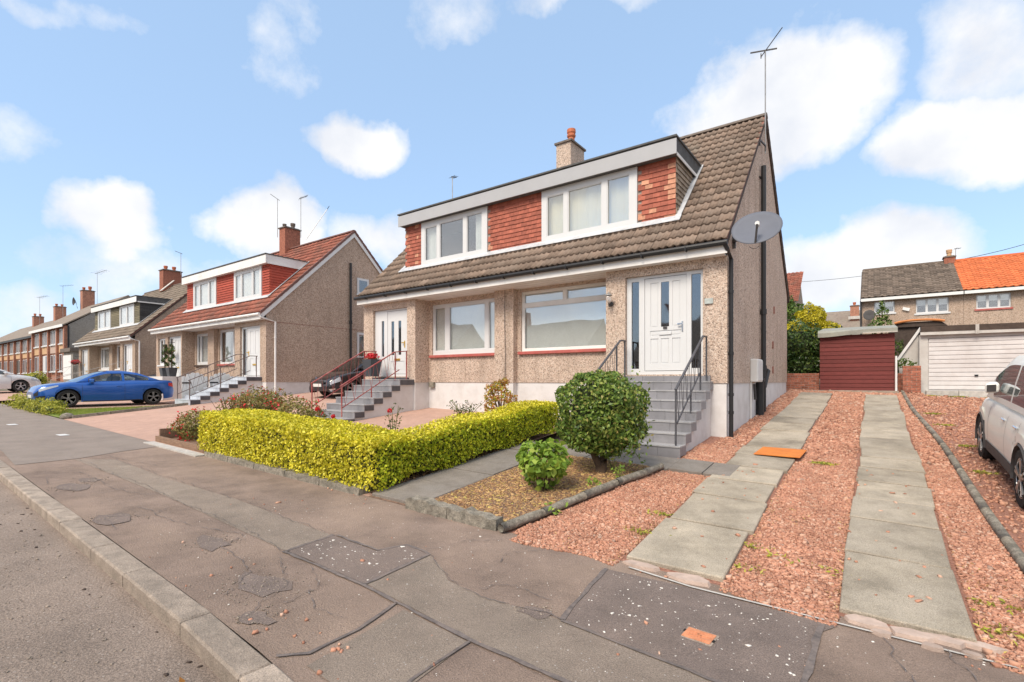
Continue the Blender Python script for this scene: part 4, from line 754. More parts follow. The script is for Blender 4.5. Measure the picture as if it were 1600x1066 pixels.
    fl.prism([a, b, b + up, a + up], NN * .008)
    c0 = Vector((dx1 + .0, yd - .05, roofz(yd - .05))) + n3 * 1.05; ln_ = UU * ((yb - yd) / math.cos(TH) - .05); fl.prism([c0, c0 + Vector((.13, 0, 0)), c0 + Vector((.13, 0, 0)) + ln_, c0 + ln_], NN * .009)
    c1 = Vector((dx0 - .13, yd - .05, roofz(yd - .05))) + n3 * 1.05; fl.prism([c1, c1 + Vector((.13, 0, 0)), c1 + Vector((.13, 0, 0)) + ln_, c1 + ln_], NN * .009)
    fl.prism([Vector((dx0, yd - .02, roofz(yd) - .02)), Vector((dx1, yd - .02, roofz(yd) - .02)), Vector((dx1, yd - .02, 5.24)), Vector((dx0, yd - .02, 5.24))], (0, .008, 0))
    fl.build('lead_flashing', MT['lead'], root)
    # ground floor
    a, b = wr; hgt = 4.05 - s
    if o.get('fan'): pn = [(a + .07, a + .07 + 1.2, s + hgt * .80, 4.0), (a + 1.36, b - .07, s + hgt * .80, 4.0), (a + .07, b - .07, s + .06, s + hgt * .745)]
    else: pn = [(a + .07, a + 1.25, s + .07, 3.97), (a + 1.33, b - .08, s + .07, 3.97)]
    window(root, a + .01, b - .005, s, 4.055, yf + d + .05, pn, mat='upvc' if not o.get('fan') else 'fascia', sill=(o.get('sill_r', 'sill'), .13, .08), blind=('slats', 'blind') if o.get('fan') else ('cur', 'blind', [(a + .1, a + .6), (b - .7, b - .1)]))
    a, b = wl; b = X(-5.91); w3 = b - a; window(root, a + .01, b - .005, s, 3.995, yf + d + .05, [(a + .08, a + .19 * w3, s + .12, 3.90), (a + .25 * w3, a + .76 * w3, s + .13, 3.90), (a + .81 * w3, b - .07, s + .12, 3.91)], sill=(o.get('sill_l', 'sill'), .13, .08), blind=('slats', 'blind'))
    front_door(root, X(-2.095), X(-.465), 1.83, 3.945, yf + .08, o['doors'][1]); front_door(root, X(-10.625 + lsd), X(-9.065 + lsd), 1.83, 3.915, yf + .08, o['doors'][0])
    if lsd: window(root, x0 + .26, x0 + 1.19, 2.51, 3.89, yf + .08, [(x0 + .33, x0 + .7, 2.6, 3.82), (x0 + .76, x0 + 1.12, 2.6, 3.82)], sill=('upvc', .12, .07))
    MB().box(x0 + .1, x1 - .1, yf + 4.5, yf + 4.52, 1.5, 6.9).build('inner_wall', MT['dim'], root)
    MB().box(x0 + .1, x1 - .1, yf + .7, yf + 4.5, 4.5, 4.52).build('inner_floor', MT['dim'], root)
    return root, dict(X=X, yR=yR, zR=zR, yr=yr, yf=yf, roofz=roofz)
HA, ha = semi('pink roughcast semi with brown tiled roof and red tile-hung dormer, nearest of the houses', -2.3, 10.3, dict(cast='cast', gut='black', pieces=1, tile='tile', hung='hung', fan=1, doors=('slits', 'wide')))
chimney(HA, -8.3, -7.77, 13.9, 14.8, 8.0, 9.3, 'cast', [(-8.0, 14.35, .52, .125)])
HB, hb = semi('tan roughcast semi with red tiled roof, white bargeboards and three aerials on its brick chimney', -19.5, 10.3, dict(cast='cast_b', gut='fascia', tile='tile_red', rolls=0, hung='hung_b', barge=1, wcheek=1, dfas='fascia', doors=('side', 'side'), sill_l='wood', ridge='verge_b', dpy=.35, ls=(.8, 1.05, .85), dx=(-8.85, -.85), dw=((-8.05, -5.6), (-3.85, -1.45))))
HC, hc = semi('buff roughcast semi with grey brown roof and olive clad dormer, beyond the blue car', -35.6, 10.9, dict(cast='cast_c', gut='fascia', tile='tile_c', rolls=1, hung='hung_c', cheek='hung_d', dfas='fascia', two=1, doors=('side', 'side'), sill_l='fascia', sill_r='fascia', dpy=.2))
chimney(HB, -25.25, -24.7, 14.05, 14.9, 8.0, 9.65, 'brick', [(-25.1, 14.25, .2, .09), (-24.9, 14.6, .28, .11)], 'coping')
chimney(HC, -42.2, -41.5, 14.4, 15.6, 8.2, 9.7, 'brick', [(-41.9, 14.7, .3, .12), (-41.8, 15.2, .3, .12)], 'pot')
MB().bar((-41.1, 14.1, 8.1), (-41.3, 15.0, 9.0), .2, .03).build('lead_flashing', MT['pale'], HC)
# small things on house A
m = MB(); px, py = -2.22, 13.75
m.tube([(px, py, 1.2), (px, py, 7.05)], .058, 10)
for z in (5.2, 3.35, 1.95): m.tube([(px, py, z), (px, py, z + .13)], .075, 10)
m.tube([(px - .01, py - .42, gz(px, py) - .05), (px - .01, py - .42, 1.74)], .085, 10); m.tube([(px - .01, py - .42, 1.68), (px - .01, py - .42, 1.76)], .10, 10)
m.tube([(px, py, 1.9), (px, py + .02, gz(px, py) - .05)], .055, 10); m.tube([(px + .02, py + .02, 1.55), (px + .03, py + .5, 1.95), (px - .05, py + .55, 2.0)], .05, 8)
m.bar((px - .06, py, 6.75), (px - .06, py - .15, 6.75), .03, .03); m.bar((px, py + .1, 3.0), (px, py + .35, 2.95), .02, .03)
m.build('soil_pipe', MT['black'], HA)
m = MB(); m.box(-2.3, -2.14, 12.5, 13.13, 1.67, 2.2); bx = m.build('meter_box', MT['box'], HA, bev=.015)
MB().box(-2.141, -2.13, 12.53, 13.1, 1.71, 2.16).build('meter_door', MT['box'], bx, bev=.004); MB().tube([(-2.29, 12.55, 1.68), (-2.29, 12.55, gz(-2.3, 12.5))], .018, 6).build('conduit', MT['box'], HA); MB().tube([(-2.28, 12.9, 1.62), (-2.26, 12.9, 1.25)], .03, 8).build('gas_pipe', MT['dark'], HA)
for (y, z) in ((15.6, 2.6), (15.6, 1.9), (15.8, 3.6)): MB().box(-2.31, -2.27, y, y + .05, z, z + .2).build('wall_bracket', MT['verge'], HA)
# house number plate (its digits cannot be read in the photograph)
hp = MB().box(-2.72, -2.56, 10.27, 10.298, 3.22, 3.33).build('number_plate', MT['grey_pl'], HA, bev=.004)
# wall lantern
wl_ = thing('wall_lantern', 'small carriage lantern on the roughcast wall left of the wide white door', 'wall lamp', (-4.72, 10.3, 3.4))
m = MB(); m.lathe((-4.72, 10.285, 3.4), [(.05, -.0), (.05, -.02), (.02, -.03)], 10, 'y'); m.tube([(-4.72, 10.27, 3.36), (-4.72, 10.16, 3.33), (-4.72, 10.14, 3.42)], .012, 6); m.build('bracket', MT['dark'], wl_)
MB().lathe((-4.72, 10.14, 3.4), [(.03, 0), (.06, .05), (.07, .14), (.055, .17)], 10).build('globe', MT['glass'], wl_, smooth=True); MB().lathe((-4.72, 10.14, 3.57), [(.085, 0), (.06, .035), (.02, .06), (.008, .09)], 10).build('cap', MT['alu'], wl_)
# white vent and alarm bits near the left windows, a cable on the pier
MB().tube([(-7.95, 10.655, 4.1), (-7.96, 10.655, 3.2), (-7.94, 10.655, 2.4), (-7.95, 10.655, 1.75)], .008, 5).build('cable', MT['dark'], HA)
MB().box(-10.95, -10.75, 10.80, 10.86, 1.5, 1.66).build('vent_box', MT['edging'], HA)
# satellite dish on the gable
ds = thing('satellite_dish', 'oval grey satellite dish bracketed to the end gable', 'satellite dish', (-2.3, 10.75, 4.55))
dc = Vector((-1.76, 10.2, 4.50)); nrm_d = Vector((.06, -math.cos(R(33)), math.sin(R(33)))).normalized(); ax = Vector((0, 0, 1)).cross(nrm_d).normalized(); ay = nrm_d.cross(ax).normalized()
m = MB(); V = []; rings = 7; sg = 40
for side in (0, 1):
    for i in range(rings):
        r_ = .43 * i / (rings - 1); r_ = max(r_, .004)
        for k in range(sg):
            a = 2 * pi * k / sg; V.append(dc + ax * r_ * math.cos(a) + ay * r_ * .97 * math.sin(a) + nrm_d * ((r_ / .43) ** 2 * .075 - side * .012))
Fd = []
for side in (0, 1):
    for i in range(rings - 1):
        for k in range(sg):
            q = (side * rings * sg + i * sg + k, side * rings * sg + i * sg + (k + 1) % sg, side * rings * sg + (i + 1) * sg + (k + 1) % sg, side * rings * sg + (i + 1) * sg + k); Fd.append(q if not side else q[::-1])
e0 = (rings - 1) * sg; e1 = (2 * rings - 1) * sg
for k in range(sg): Fd.append((e0 + k, e0 + (k + 1) % sg, e1 + (k + 1) % sg, e1 + k))
m.add(V, Fd); m.build('reflector', MT['dish'], ds, smooth=True)
m = MB(); b0 = dc - ay * .40 + nrm_d * .05; b1 = dc - ay * .17 + nrm_d * .30 + ax * .04; m.bar(b0, b1, .03, .04); m.build('feed_arm', MT['dark'], ds); MB().tube([b1 - nrm_d * .02, b1 + nrm_d * .0 - ay * -.02, b1 - nrm_d * .10 + ay * .06], [.03, .042, .036], 8).build('feed_horn', MT['white'], ds)
m = MB(); m.bar((-2.3, 10.75, 4.5), (-1.95, 10.5, 4.5), .05, .05); m.bar((-1.95, 10.5, 4.5), dc - nrm_d * .02, .05, .05); m.bar((-2.29, 10.75, 4.36), (-2.29, 10.75, 4.64), .10, .05); m.build('bracket', MT['dark'], ds)
MB().tube([tuple(dc - ay * .41 - ax * .1), tuple(dc - ay * .47 - ax * .04), tuple(dc - ay * .47 + ax * .02), tuple(dc - ay * .42 + ax * .06)], .006, 5).build('cable', MT['dark'], ds)
# aerials
def yagi(label, base, h, yaw, pitch, n, L, par_mat='alu', lean=(0, 0), style='yagi', group=None, w_=.3):
    r = thing('television_aerial', label, 'aerial', base, group); top = Vector(base) + Vector((lean[0], lean[1], h)); MB().tube([base, top], .016, 6).build('mast', MT[par_mat], r)
    d = Vector((math.cos(pitch) * math.cos(yaw), math.cos(pitch) * math.sin(yaw), math.sin(pitch))); p = Vector((-math.sin(yaw), math.cos(yaw), 0)); a = top - d * L * .2; b = top + d * L * .8
    MB().bar(a, b, .022, .022).build('boom', MT['dark'], r); m = MB()
    for i in range(n): c = a + (b - a) * (i + .5) / n; ww = w_ * (1 if i else 1.3); m.tube([c - p * ww / 2, c + p * ww / 2], .007, 4)
    m.build('element', MT['dark'], r, 'stuff'); return r
ar = yagi('tall aerial on a thin mast above the near gable peak', (-2.22, 14.0, 7.45), 2.6, R(40), R(54), 12, .95, w_=.06)
c_ = Vector((-2.22, 14.0, 10.02)); m = MB(); m.bar(c_ + Vector((-.33, -.1, .05)), c_ + Vector((.25, .1, .05)), .02, .03); m.bar(c_ + Vector((-.1, 0, .0)), c_ + Vector((-.1, 0, -.12)), .02, .03); m.build('reflector', MT['dark'], ar)
m = MB(); m.bar((-2.28, 13.55, 7.65), (-2.22, 14.0, 7.65), .03, .03); m.bar((-2.28, 13.55, 7.65), (-2.28, 13.55, 7.5), .04, .04); m.bar((-2.22, 14., 7.65), (-2.22, 14., 7.5), .03, .03); m.build('wall_bracket', MT['dark'], ar)
yagi('small faint aerial poking above the long dormer roof, left of the rendered chimney', (-13.3, 14.4, 8.3), 1.35, R(80), R(8), 5, .25, w_=.3)
yagi('leftmost aerial on the red brick chimney, bent dark head', (-25.25, 13.95, 9.2), 2.0, R(-150), R(35), 8, .6, w_=.14)
yagi('middle upright aerial on the red brick chimney', (-24.65, 14.9, 9.3), 2.1, R(70), R(30), 7, .5, w_=.45)
yagi('leaning aerial on a slanted mast beside the red brick chimney', (-24.5, 15.1, 9.2), 1.85, R(60), R(60), 4, .22, lean=(.45, 1.0), w_=.25)
yagi('thin aerial above the buff brick chimney behind the blue car', (-41.4, 15.5, 9.5), 1.6, R(-120), R(20), 4, .5, w_=.4)
# steps and rails
tA = [(8.22 + .31 * i, .62 + .178 * i) for i in range(7)]
steps('entrance_steps', 'grey tiled steps up to the wide white door behind the round bush', -4.45, -2.56, tA, 10.29, .42, ('step', 'tread', 'step'))
st_ = bpy.data.objects['entrance_steps']
for i in range(4): MB().box(-4.44 + i * .46, -4.44 + i * .46 + .455, 10.235, 10.292, 1.69, 1.797).build('riser_tile', MT['step'], st_)
railing('step_railing', 'grey iron railing on the right of the grey tiled steps', -2.66, [(8.3, 1.55), (9.95, 2.56), (10.2, 2.56)], [(8.36, .98), (9.75, 1.86)], [(8.31, .62, 1.56), (9.15, 1.12, 2.06 - .52), (9.76, 1.52, 2.44), (10.18, 1.7, 2.56)], 'iron', 6)
railing('step_railing', 'grey iron railing left of the wide white door, mostly behind the round bush', -4.36, [(8.3, 1.55), (9.95, 2.56), (10.2, 2.56)], [(8.36, .98), (9.75, 1.86)], [(8.31, .62, 1.56), (9.76, 1.52, 2.44), (10.18, 1.7, 2.56)], 'iron', 6)
tB = [(7.88 + .31 * i, .71 + .172 * i) for i in range(7)]
steps('entrance_steps', 'slate grey steps with charcoal ends between thin red railings', -12.75, -11.04, tB, 10.29, .55, ('step', 'tread', 'dstep'), .3)
for i in range(5): MB().box(-12.92 + i * .33, -12.92 + i * .33 + .325, 10.24, 10.292, 1.745, 1.797).build('riser_tile', MT['dstep'], bpy.data.objects['entrance_steps.001'])
MB().box(-12.9, -11.2, 7.55, 7.9, .45, .62).build('base_slab', MT['step'], bpy.data.objects['entrance_steps.001'])
railing('step_railing', 'thin red railing on the near side of the slate grey steps', -11.25, [(7.9, 1.55), (9.72, 2.53), (10.2, 2.58)], [(7.95, .98), (9.9, 2.02)], [(7.95, .75, 1.58), (8.9, 1.24, 1.48), (9.75, 1.7, 2.54), (10.18, 1.75, 2.58)], 'red_iron', 7)
railing('step_railing', 'thin red railing on the far side of the slate grey steps', -12.65, [(7.95, 1.62), (9.72, 2.6), (10.2, 2.62)], [(8.0, 1.0), (9.9, 2.02)], [(7.98, .75, 1.62), (9.75, 1.7, 2.6), (10.18, 1.75, 2.62)], 'red_iron', 7)
tC = [(7.7 + .33 * i, 1.02 + .14 * i) for i in range(7)]
steps('entrance_steps', 'pale blue grey steps up to the near door of the red roofed house', -21.1, -19.8, tC, 10.29, .85, ('bstep', 'bstep', 'dstep'), .6)
railing('step_railing', 'rusty zigzag railing right of the pale blue grey steps', -19.95, [(7.7, 1.7), (9.9, 2.68), (10.2, 2.68)], [(7.75, 1.15), (9.9, 2.1)], [(7.75, .95, 1.7), (8.8, 1.4, 2.2), (10.15, 1.8, 2.68)], 'rust_iron', 5)
railing('step_railing', 'rusty zigzag railing left of the pale blue grey steps', -21.0, [(7.7, 1.8), (9.9, 2.78), (10.2, 2.78)], [(7.75, 1.2), (9.9, 2.2)], [(7.75, .95, 1.8), (8.8, 1.4, 2.3), (10.15, 1.8, 2.78)], 'rust_iron', 6)
tD = [(8.3 + .33 * i, 1.25 + .115 * i) for i in range(6)]
steps('entrance_steps', 'pale steps to the near door of the buff house beyond the blue car', -38.0, -35.9, tD, 10.89, 1.3, ('bstep', 'bstep', 'bstep'), .7)
railing('step_railing', 'cream handrail beside the pale steps of the buff house', -36.9, [(7.4, 1.75), (10.6, 2.85)], [(7.4, 1.4), (10.6, 2.3)], [(7.4, 1.1, 1.75), (10.6, 1.8, 2.85)], 'pale', 2)
railing('step_railing', 'cream handrail at the left door of the buff house', -45.6, [(7.4, 1.75), (10.6, 2.85)], [(7.4, 1.4), (10.6, 2.3)], [(7.4, 1.1, 1.75), (10.6, 1.8, 2.85)], 'pale', 2)
st2 = MB(); st2.box(-30.4, -26.6, 9.2, 10.29, .8, 1.9); tag(st2.build('porch_landing', MT['render'], None, org=(-29.4, 9, 1)), 'white rendered landing before the left door of the red roofed house', 'landing')
# B gable windows
for (ya, yb, za, zb, lb) in ((14.6, 15.25, 5.75, 6.5, 0), (14.6, 15.35, 2.75, 3.95, 0)):
    m = MB(); m.box(-19.5, -19.46, ya, yb, za, zb); f = m.build('window', MT['upvc'], HB); MB().box(-19.459, -19.452, ya + .1, yb - .1, za + .1, zb - .1).build('pane', MT['glass2'], f); MB().box(-19.49, -19.42, ya - .05, yb + .05, za - .07, za - .002).build('sill', MT['sill' if za < 5 else 'upvc'], f)
m = MB(); m.tube([(-19.42, 14.2, 2.2), (-19.42, 14.2, 7.1)], .055, 8); m.tube([(-19.42, 14.2, 4.3), (-19.42, 14.2, 4.45)], .075, 8); m.build('soil_pipe', MT['black'], HB)
MB().box(-19.505, -19.497, 10.35, 18.5, 4.05, 4.07).build('wall_joint', MT['verge'], HB)
# ------------------------------------------------------------------ terrace, rear houses, shed, garage
def far_window(par, x0, x1, z0, z1, y, bars, gl='glass2', sill='upvc'):
    m = MB(); n = bars; w_ = (x1 - x0) / n; pn = [(x0 + i * w_ + .05, x0 + (i + 1) * w_ - .05, z0 + .07, z1 - .06) for i in range(n)]
    frame(m, x0, x1, z0, z1, y, pn, .05, .03); f = m.build('window', MT['upvc'], par); 
    for q in pn: MB().box(q[0] - .01, q[1] + .01, y + .025, y + .031, q[2] - .01, q[3] + .01).build('pane', MT[gl], f); MB().box(q[0], q[1], y + .12, y + .13, q[2] + (q[3] - q[2]) * .55, q[3]).build('blind', MT['blind'], f)
    MB().box(x0 - .08, x1 + .08, y - .09, y + .04, z0 - .09, z0 - .002).build('sill', MT[sill], f); return f
def terrace(label, x1, x0, yf, bays, ze, zr, zg, gable):
    r = thing('terraced_house', label, 'house', ((x0 + x1) / 2, yf + 4, zg), 'brick terrace at the far left'); yr = yf + 8.2; yR = yf + 4.1
    m = MB(); m.box(x0, x1, yf + .05, yr, zg - .8, ze); m.build('wall', MT['dbrick'], r)
    if gable: MB().prism([(x1 + .002, yf + .02, zg - .8), (x1 + .002, yr, zg - .8), (x1 + .002, yr, ze), (x1 + .002, yR, zr - .05), (x1 + .002, yf + .02, ze)], (.06, 0, 0)).build('gable_wall', MT['cast_d'], r)
    rm = MB(); rm.prism([(x0 - .1, yf - .35, ze - .02), (x0 - .1, yR, zr), (x0 - .1, yr + .3, ze - .02), (x0 - .1, yr + .3, ze - .12), (x0 - .1, yR, zr - .15), (x0 - .1, yf - .35, ze - .12)], (x1 - x0 + .22, 0, 0)); rf = rm.build('roof', MT['tile_c'], r)
    MB().box(x0, x1 + .1, yf - .4, yf - .36, ze - .2, ze + .02).build('fascia', MT['fascia'] if gable else MT['black'], r)
    wd = (x1 - x0) / bays
    for i in range(bays):
        a = x0 + i * wd; 
        MB().box(a - .02, a + .26, yf - .2, yf + .06, zg - .8, ze - .1).build('brick_pier', MT['dbrick'], r)
        MB().box(a + .28, a + wd - .04, yf - .04, yf + .045, zg + 2.35, ze - 1.55).build('infill_panel', MT['pinkp' if gable and i == bays - 2 else 'buff'], r)
        far_window(r, a + .5, a + wd * .5, ze - 1.5, ze - .25, yf - .06, 2, 'glass2'); far_window(r, a + wd * .58, a + wd - .2, ze - 1.5, ze - .25, yf - .06, 1 if i % 2 else 2)
        if i % 3 == 1: MB().box(a + .5, a + 1.5, yf - .03, yf + .049, zg + .1, zg + 2.2).build('door', MT['upvc' if gable else 'wood'], r)
        else: far_window(r, a + .5, a + 1.3, zg + .75, zg + 2.2, yf - .06, 1)
        far_window(r, a + wd * .56, a + wd - .35, zg + .75, zg + 2.2, yf - .06, 1)
    MB().box(x1 - .33, x1, yf - .25, yf + .06, zg - .8, ze - .1).build('brick_pier', MT['dbrick'], r)
    if gable: MB().tube([(x1 + .12, yf, zg), (x1 + .12, yf, ze - .1)], .06, 6).build('downpipe', MT['black'], r)
    return r
D1 = terrace('brick terrace with buff panels and grey gable wall, nearer half of the far row', -54.0, -65.2, 11.9, 4, 6.35, 9.35, 1.75, 1)
D2 = terrace('brick terrace with dark eaves, farther half of the far row', -65.3, -100, 12.7, 11, 6.25, 9.2, 1.75, 0)
chimney(D1, -66.4, -65.6, 15.6, 16.6, 8.6, 10.95, 'dbrick', [(-66, 15.8, .3, .12), (-66, 16.3, .45, .14)])
chimney(D2, -78.6, -77.8, 16.0, 17, 8.3, 10.4, 'dbrick', [(-78.2, 16.2, .3, .12), (-78.2, 16.7, .3, .12)]); chimney(D2, -88.8, -88, 16, 17, 8.2, 10.0, 'dbrick', [(-88.4, 16.2, .35, .12), (-88.4, 16.7, .35, .12)])
yagi('thin aerial beside the nearer terrace chimney', (-62.5, 16, 9.2), 3.2, R(20), R(10), 5, 1.6, w_=.8); yagi('thin aerial above the middle terrace chimney', (-75.5, 16.2, 9.0), 3.6, R(60), R(10), 5, 1.2, w_=.9); yagi('thin aerial above the farthest terrace chimney', (-86, 16.2, 8.9), 3.4, R(30), R(10), 5, 1.4, w_=.8)
d3 = thing('satellite_dish', 'tiny dark satellite dish on the roof ridge of the far terrace', 'satellite dish', (-66.5, 15.5, 9.3)); MB().lathe((-66.5, 15.2, 9.85), [(.05, 0), (.4, -.1), (.42, -.12), (.1, .05)], 14, 'y').build('reflector', MT['dark'], d3, smooth=True); MB().tube([(-66.9, 15.5, 9.2), (-67, 15.4, 9.8), (-66.5, 15.25, 9.85)], .03, 5).build('bracket', MT['dark'], d3)
oh = thing('outhouse', 'low white flat roofed outhouse against the grey gable of the terrace', 'outhouse', (-52.6, 12, 1.7)); MB().box(-53.9, -51.3, 11.6, 15, 1.2, 4.0).build('wall', MT['cast_d'], oh); MB().box(-53.8, -51.6, 11.55, 11.598, 1.8, 3.75).build('door', MT['white'], oh); MB().box(-54.0, -51.2, 11.4, 15.1, 4.002, 4.3).build('roof', MT['coping'], oh)
# house row behind the garage: brown half and orange half are two homes
def rear_home(label, x0, x1, mat, wins, tilt=.0):
    r = thing('rear_house', label, 'house', ((x0 + x1) / 2, 40, 1.6), 'houses behind the garage'); yf, yR, ze, zr = 36., 40., 6.5, 8.86
    m = MB(); wall(m, (x0, yf), (x1, yf), .5, ze, [(a - x0, b - x0, c, d) for a, b, c, d, *_ in wins], .1); wall(m, (x1, yf), (x1, 44), .5, ze); wall(m, (x0, 44), (x0, yf), .5, ze); wall(m, (x1, 44), (x0, 44), .5, ze); m.add([(x0, yf, ze), (x0, yR, zr), (x0, 44, ze)], [(0, 1, 2)]); m.build('wall', MT['cast_d' if 0 else 'cast_b'], r)
    th = math.atan2(zr - ze, yR - yf + .3); nr = int(math.hypot(zr - ze, yR - yf + .3) / .3) + 1; tb = tile_base(.297, .34, .03, 1, .05, 6)
    joined_tiles('pan_tile_field', [frame_m(x0 - .05 + i * .3, j * .3, yf - .3, ze + .02, th) for j in range(nr) for i in range(int((x1 - x0 + .1) / .3))], tb, MT[mat], r)
    MB().prism([(x0 - .08, yf - .32, ze - .03), (x0 - .08, yR, zr - .03), (x0 - .08, 44.3, ze - .03), (x0 - .08, 44.3, ze - .1), (x0 - .08, yR, zr - .12), (x0 - .08, yf - .25, ze - .1)], (x1 - x0 + .1, 0, 0)).build('roof_deck', MT['wood'], r)
    MB().bar((x0, yR, zr + .06), (x1, yR, zr + .06), .24, .12).build('ridge', MT[mat], r); MB().box(x0 - .05, x1, yf - .36, yf - .3, ze - .18, ze - .02).build('gutter', MT['white'], r)
    for (a, b, c, d, k, s_) in wins: far_window(r, a + .01, b - .01, c, d - .01, yf + .04, k, 'glass', s_)
    return r
R1 = rear_home('beige house with brown pan tiled roof behind the red shed', -.55, 3.92, 'tile_h', [(.02, .98, 5.62, 6.3, 1, 'upvc'), (1.92, 3.32, 5.46, 6.28, 3, 'upvc')])
R2 = rear_home('beige house with bright orange pan tiled roof behind the white garage', 3.93, 12.5, 'tile_o', [(4.42, 5.75, 5.5, 6.27, 3, 'sill'), (8.2, 9.6, 5.5, 6.27, 3, 'sill')])
chimney(R1, 3.45, 3.95, 39.7, 40.3, 8.4, 9.12, 'brick', [(3.7, 40, .42, .13)], 'buff')
MB().tube([(-.6, 35.9, .6), (-.6, 35.9, 6.4)], .06, 6).build('downpipe', MT['dark'], R1); MB().box(1.62, 1.74, 35.93, 36.0, 6.36, 6.46).build('air_vent', MT['brick'], R1)
MB().prism([(1.32, 35.9, 5.72), (1.62, 35.9, 5.62), (1.66, 35.9, 5.78), (1.36, 35.9, 5.88)], (0, .12, 0)).build('security_box', MT['white'], R1)
dm_ = thing('satellite_dish', 'dark satellite dish on the wall of the house with the brown pan tiled roof', 'satellite dish', (-.2, 35.9, 5.5)); MB().lathe((-.2, 35.6, 5.5), [(.05, .05), (.25, -.01), (.3, -.06), (.28, -.07), (.03, .02)], 16, 'y').build('reflector', MT['clad'], dm_, smooth=True); MB().bar((-.2, 35.6, 5.45), (-.2, 36, 5.4), .05, .05).build('bracket', MT['dark'], dm_)
yagi('spiky aerial beside the chimney between the brown and orange roofs', (4.0, 40, 8.8), .85, R(15), R(0), 3, .3, w_=.4)
fh = thing('rear_house', 'distant low house with plain brown roof and brick chimney left of the brown tiled house', 'house', (-4, 64, 3)); MB().box(-8, 3, 61, 68, 1, 7.1).build('wall', MT['cast_d'], fh)
MB().prism([(-8.2, 60.6, 7.05), (-8.2, 64.5, 9.2), (-8.2, 68.4, 7.05)], (11.4, 0, 0)).build('roof', MT['tile_c'], fh); chimney(fh, -1.95, -1.2, 62.0, 62.8, 7.5, 9.35, 'dbrick', [(-1.6, 62.4, .35, .13)]); MB().box(-2.1, -1.1, 61.8, 61.95, 8.0, 8.3).build('lead_flashing', MT['pale'], fh)
og = thing('rear_house', 'house with orange tiled roof end just showing past the near gable', 'house', (-8, 49, 3)); MB().box(-12, -5.1, 45.2, 52, 1, 8.0).build('wall', MT['cast_c'], og); MB().add([(-5.1, 45.2, 8.0), (-5.1, 52, 8.0), (-5.1, 48.6, 10.8)], [(0, 1, 2)]).build('gable', MT['cast_c'], og)
joined_tiles('pan_tile_field', [frame_m(-12 + i * .3, j * .3, 45, 7.95, math.atan2(2.85, 3.6)) for j in range(16) for i in range(24)], tile_base(.297, .34, .03, 1, .05, 6), MT['tile_red'], og); MB().prism([(-12, 48.6, 10.75), (-12, 52.2, 7.9), (-12, 48.6, 10.6)], (6.9, 0, 0)).build('rear_roof', MT['tile_red'], og)
# shed
sd_ = thing('garden_shed', 'dark red boarded shed with sagging grey felt roof at the end of the drive', 'shed', (-.46, 19.5, 1.38)); bh = .1305
bm = cbox(1.98, .025, bh - .004, .006).mesh('board', MT['shed'])
for i in range(14): piece('board', bm, sd_, Matrix.Translation((-.46, 19.5, 1.36 + i * bh)) @ Matrix.Rotation(R(-6), 4, 'X'))
m = MB(); m.box(-1.44, .52, 19.53, 21.6, 1.3, 3.18); m.build('body', MT['shed'], sd_); m = MB()
V = []
for i, xx in enumerate(lin(-1.5, .6, 9)): sg = -.05 * math.exp(-((xx + 1.3) / .6) ** 2); V += [(xx, 19.36, 3.17 + .055 * (i / 8) + sg), (xx, 19.36, 3.31 + .03 * (i / 8) + sg), (xx, 19.46, 3.36 + sg * .4), (xx, 21.7, 3.62)]
for i in range(8):
    for k in range(3): m.f.append((i * 4 + k, (i + 1) * 4 + k, (i + 1) * 4 + k + 1, i * 4 + k + 1))
m.v = V; m.build('felt_roof', MT['shed_felt'], sd_); MB().box(-.28, .6, 19.34, 19.357, 3.2, 3.235).build('roof_batten', MT['pale'], sd_)
ks = MB().box(-2.28, .62, 19.12, 19.4, 1.2, 1.39); tag(ks.build('drive_end_kerb', MT['kerb'], None, org=(-.8, 19.3, 1.3)), 'dark low kerb across the end of the drive in front of the red shed', 'kerb')
# garden wall of brick left of the shed and pier by the garage
def brick_wall(r, x0, x1, y, z0, rows, cap=True, L=.225, h=.075):
    L = (x1 - x0) / round((x1 - x0) / L); hb_ = cbox(L / 2 - .012, .1, h - .012, .004).mesh('brick', MT['brick']); me = cbox(L - .012, .1, h - .012, .004).mesh('brick', MT['brick']); MB().box(x0 + .01, x1 - .01, y + .012, y + .1, z0, z0 + rows * h - .01).build('mortar', MT['mortar'], r)
    for j in range(rows):
        if j % 2:
            for xe in (x0 + L / 4, x1 - L / 4): piece('brick', hb_, r, Matrix.Translation((xe, y + .05, z0 + j * h)))
        n = int((x1 - x0) / L + .5); off = (L / 2 if j % 2 else 0)
        for i in range(n):
            xa = x0 + i * L + off
            if xa + L > x1 + .02: continue
            piece('brick', me, r, Matrix.Translation((xa + L / 2, y + .05 + random.uniform(-.004, .004), z0 + j * h)))
bw = thing('garden_wall', 'low red brick wall under the dark hedge left of the shed', 'wall', (-2, 19.6, 1.4)); brick_wall(bw, -2.75, -1.47, 19.6, 1.36, 8)
bp_ = thing('brick_pier', 'short red brick pier at the left corner of the white garage', 'brick pier', (.95, 19.55, 1.35)); brick_wall(bp_, .72, 1.17, 19.5, 1.34, 11)
bw2 = thing('garden_wall', 'bit of dark brick wall between the red shed and the brick pier', 'wall', (.65, 19.95, 1.4)); brick_wall(bw2, .5, .95, 19.95, 1.34, 8)
tag(MB().tube([(.56, 19.3, 1.3), (.56, 19.3, 2.46)], .028, 8).build('white_post', MT['white'], None, org=(.56, 19.3, 1.3)), 'thin white post standing at the right corner of the red shed', 'post')
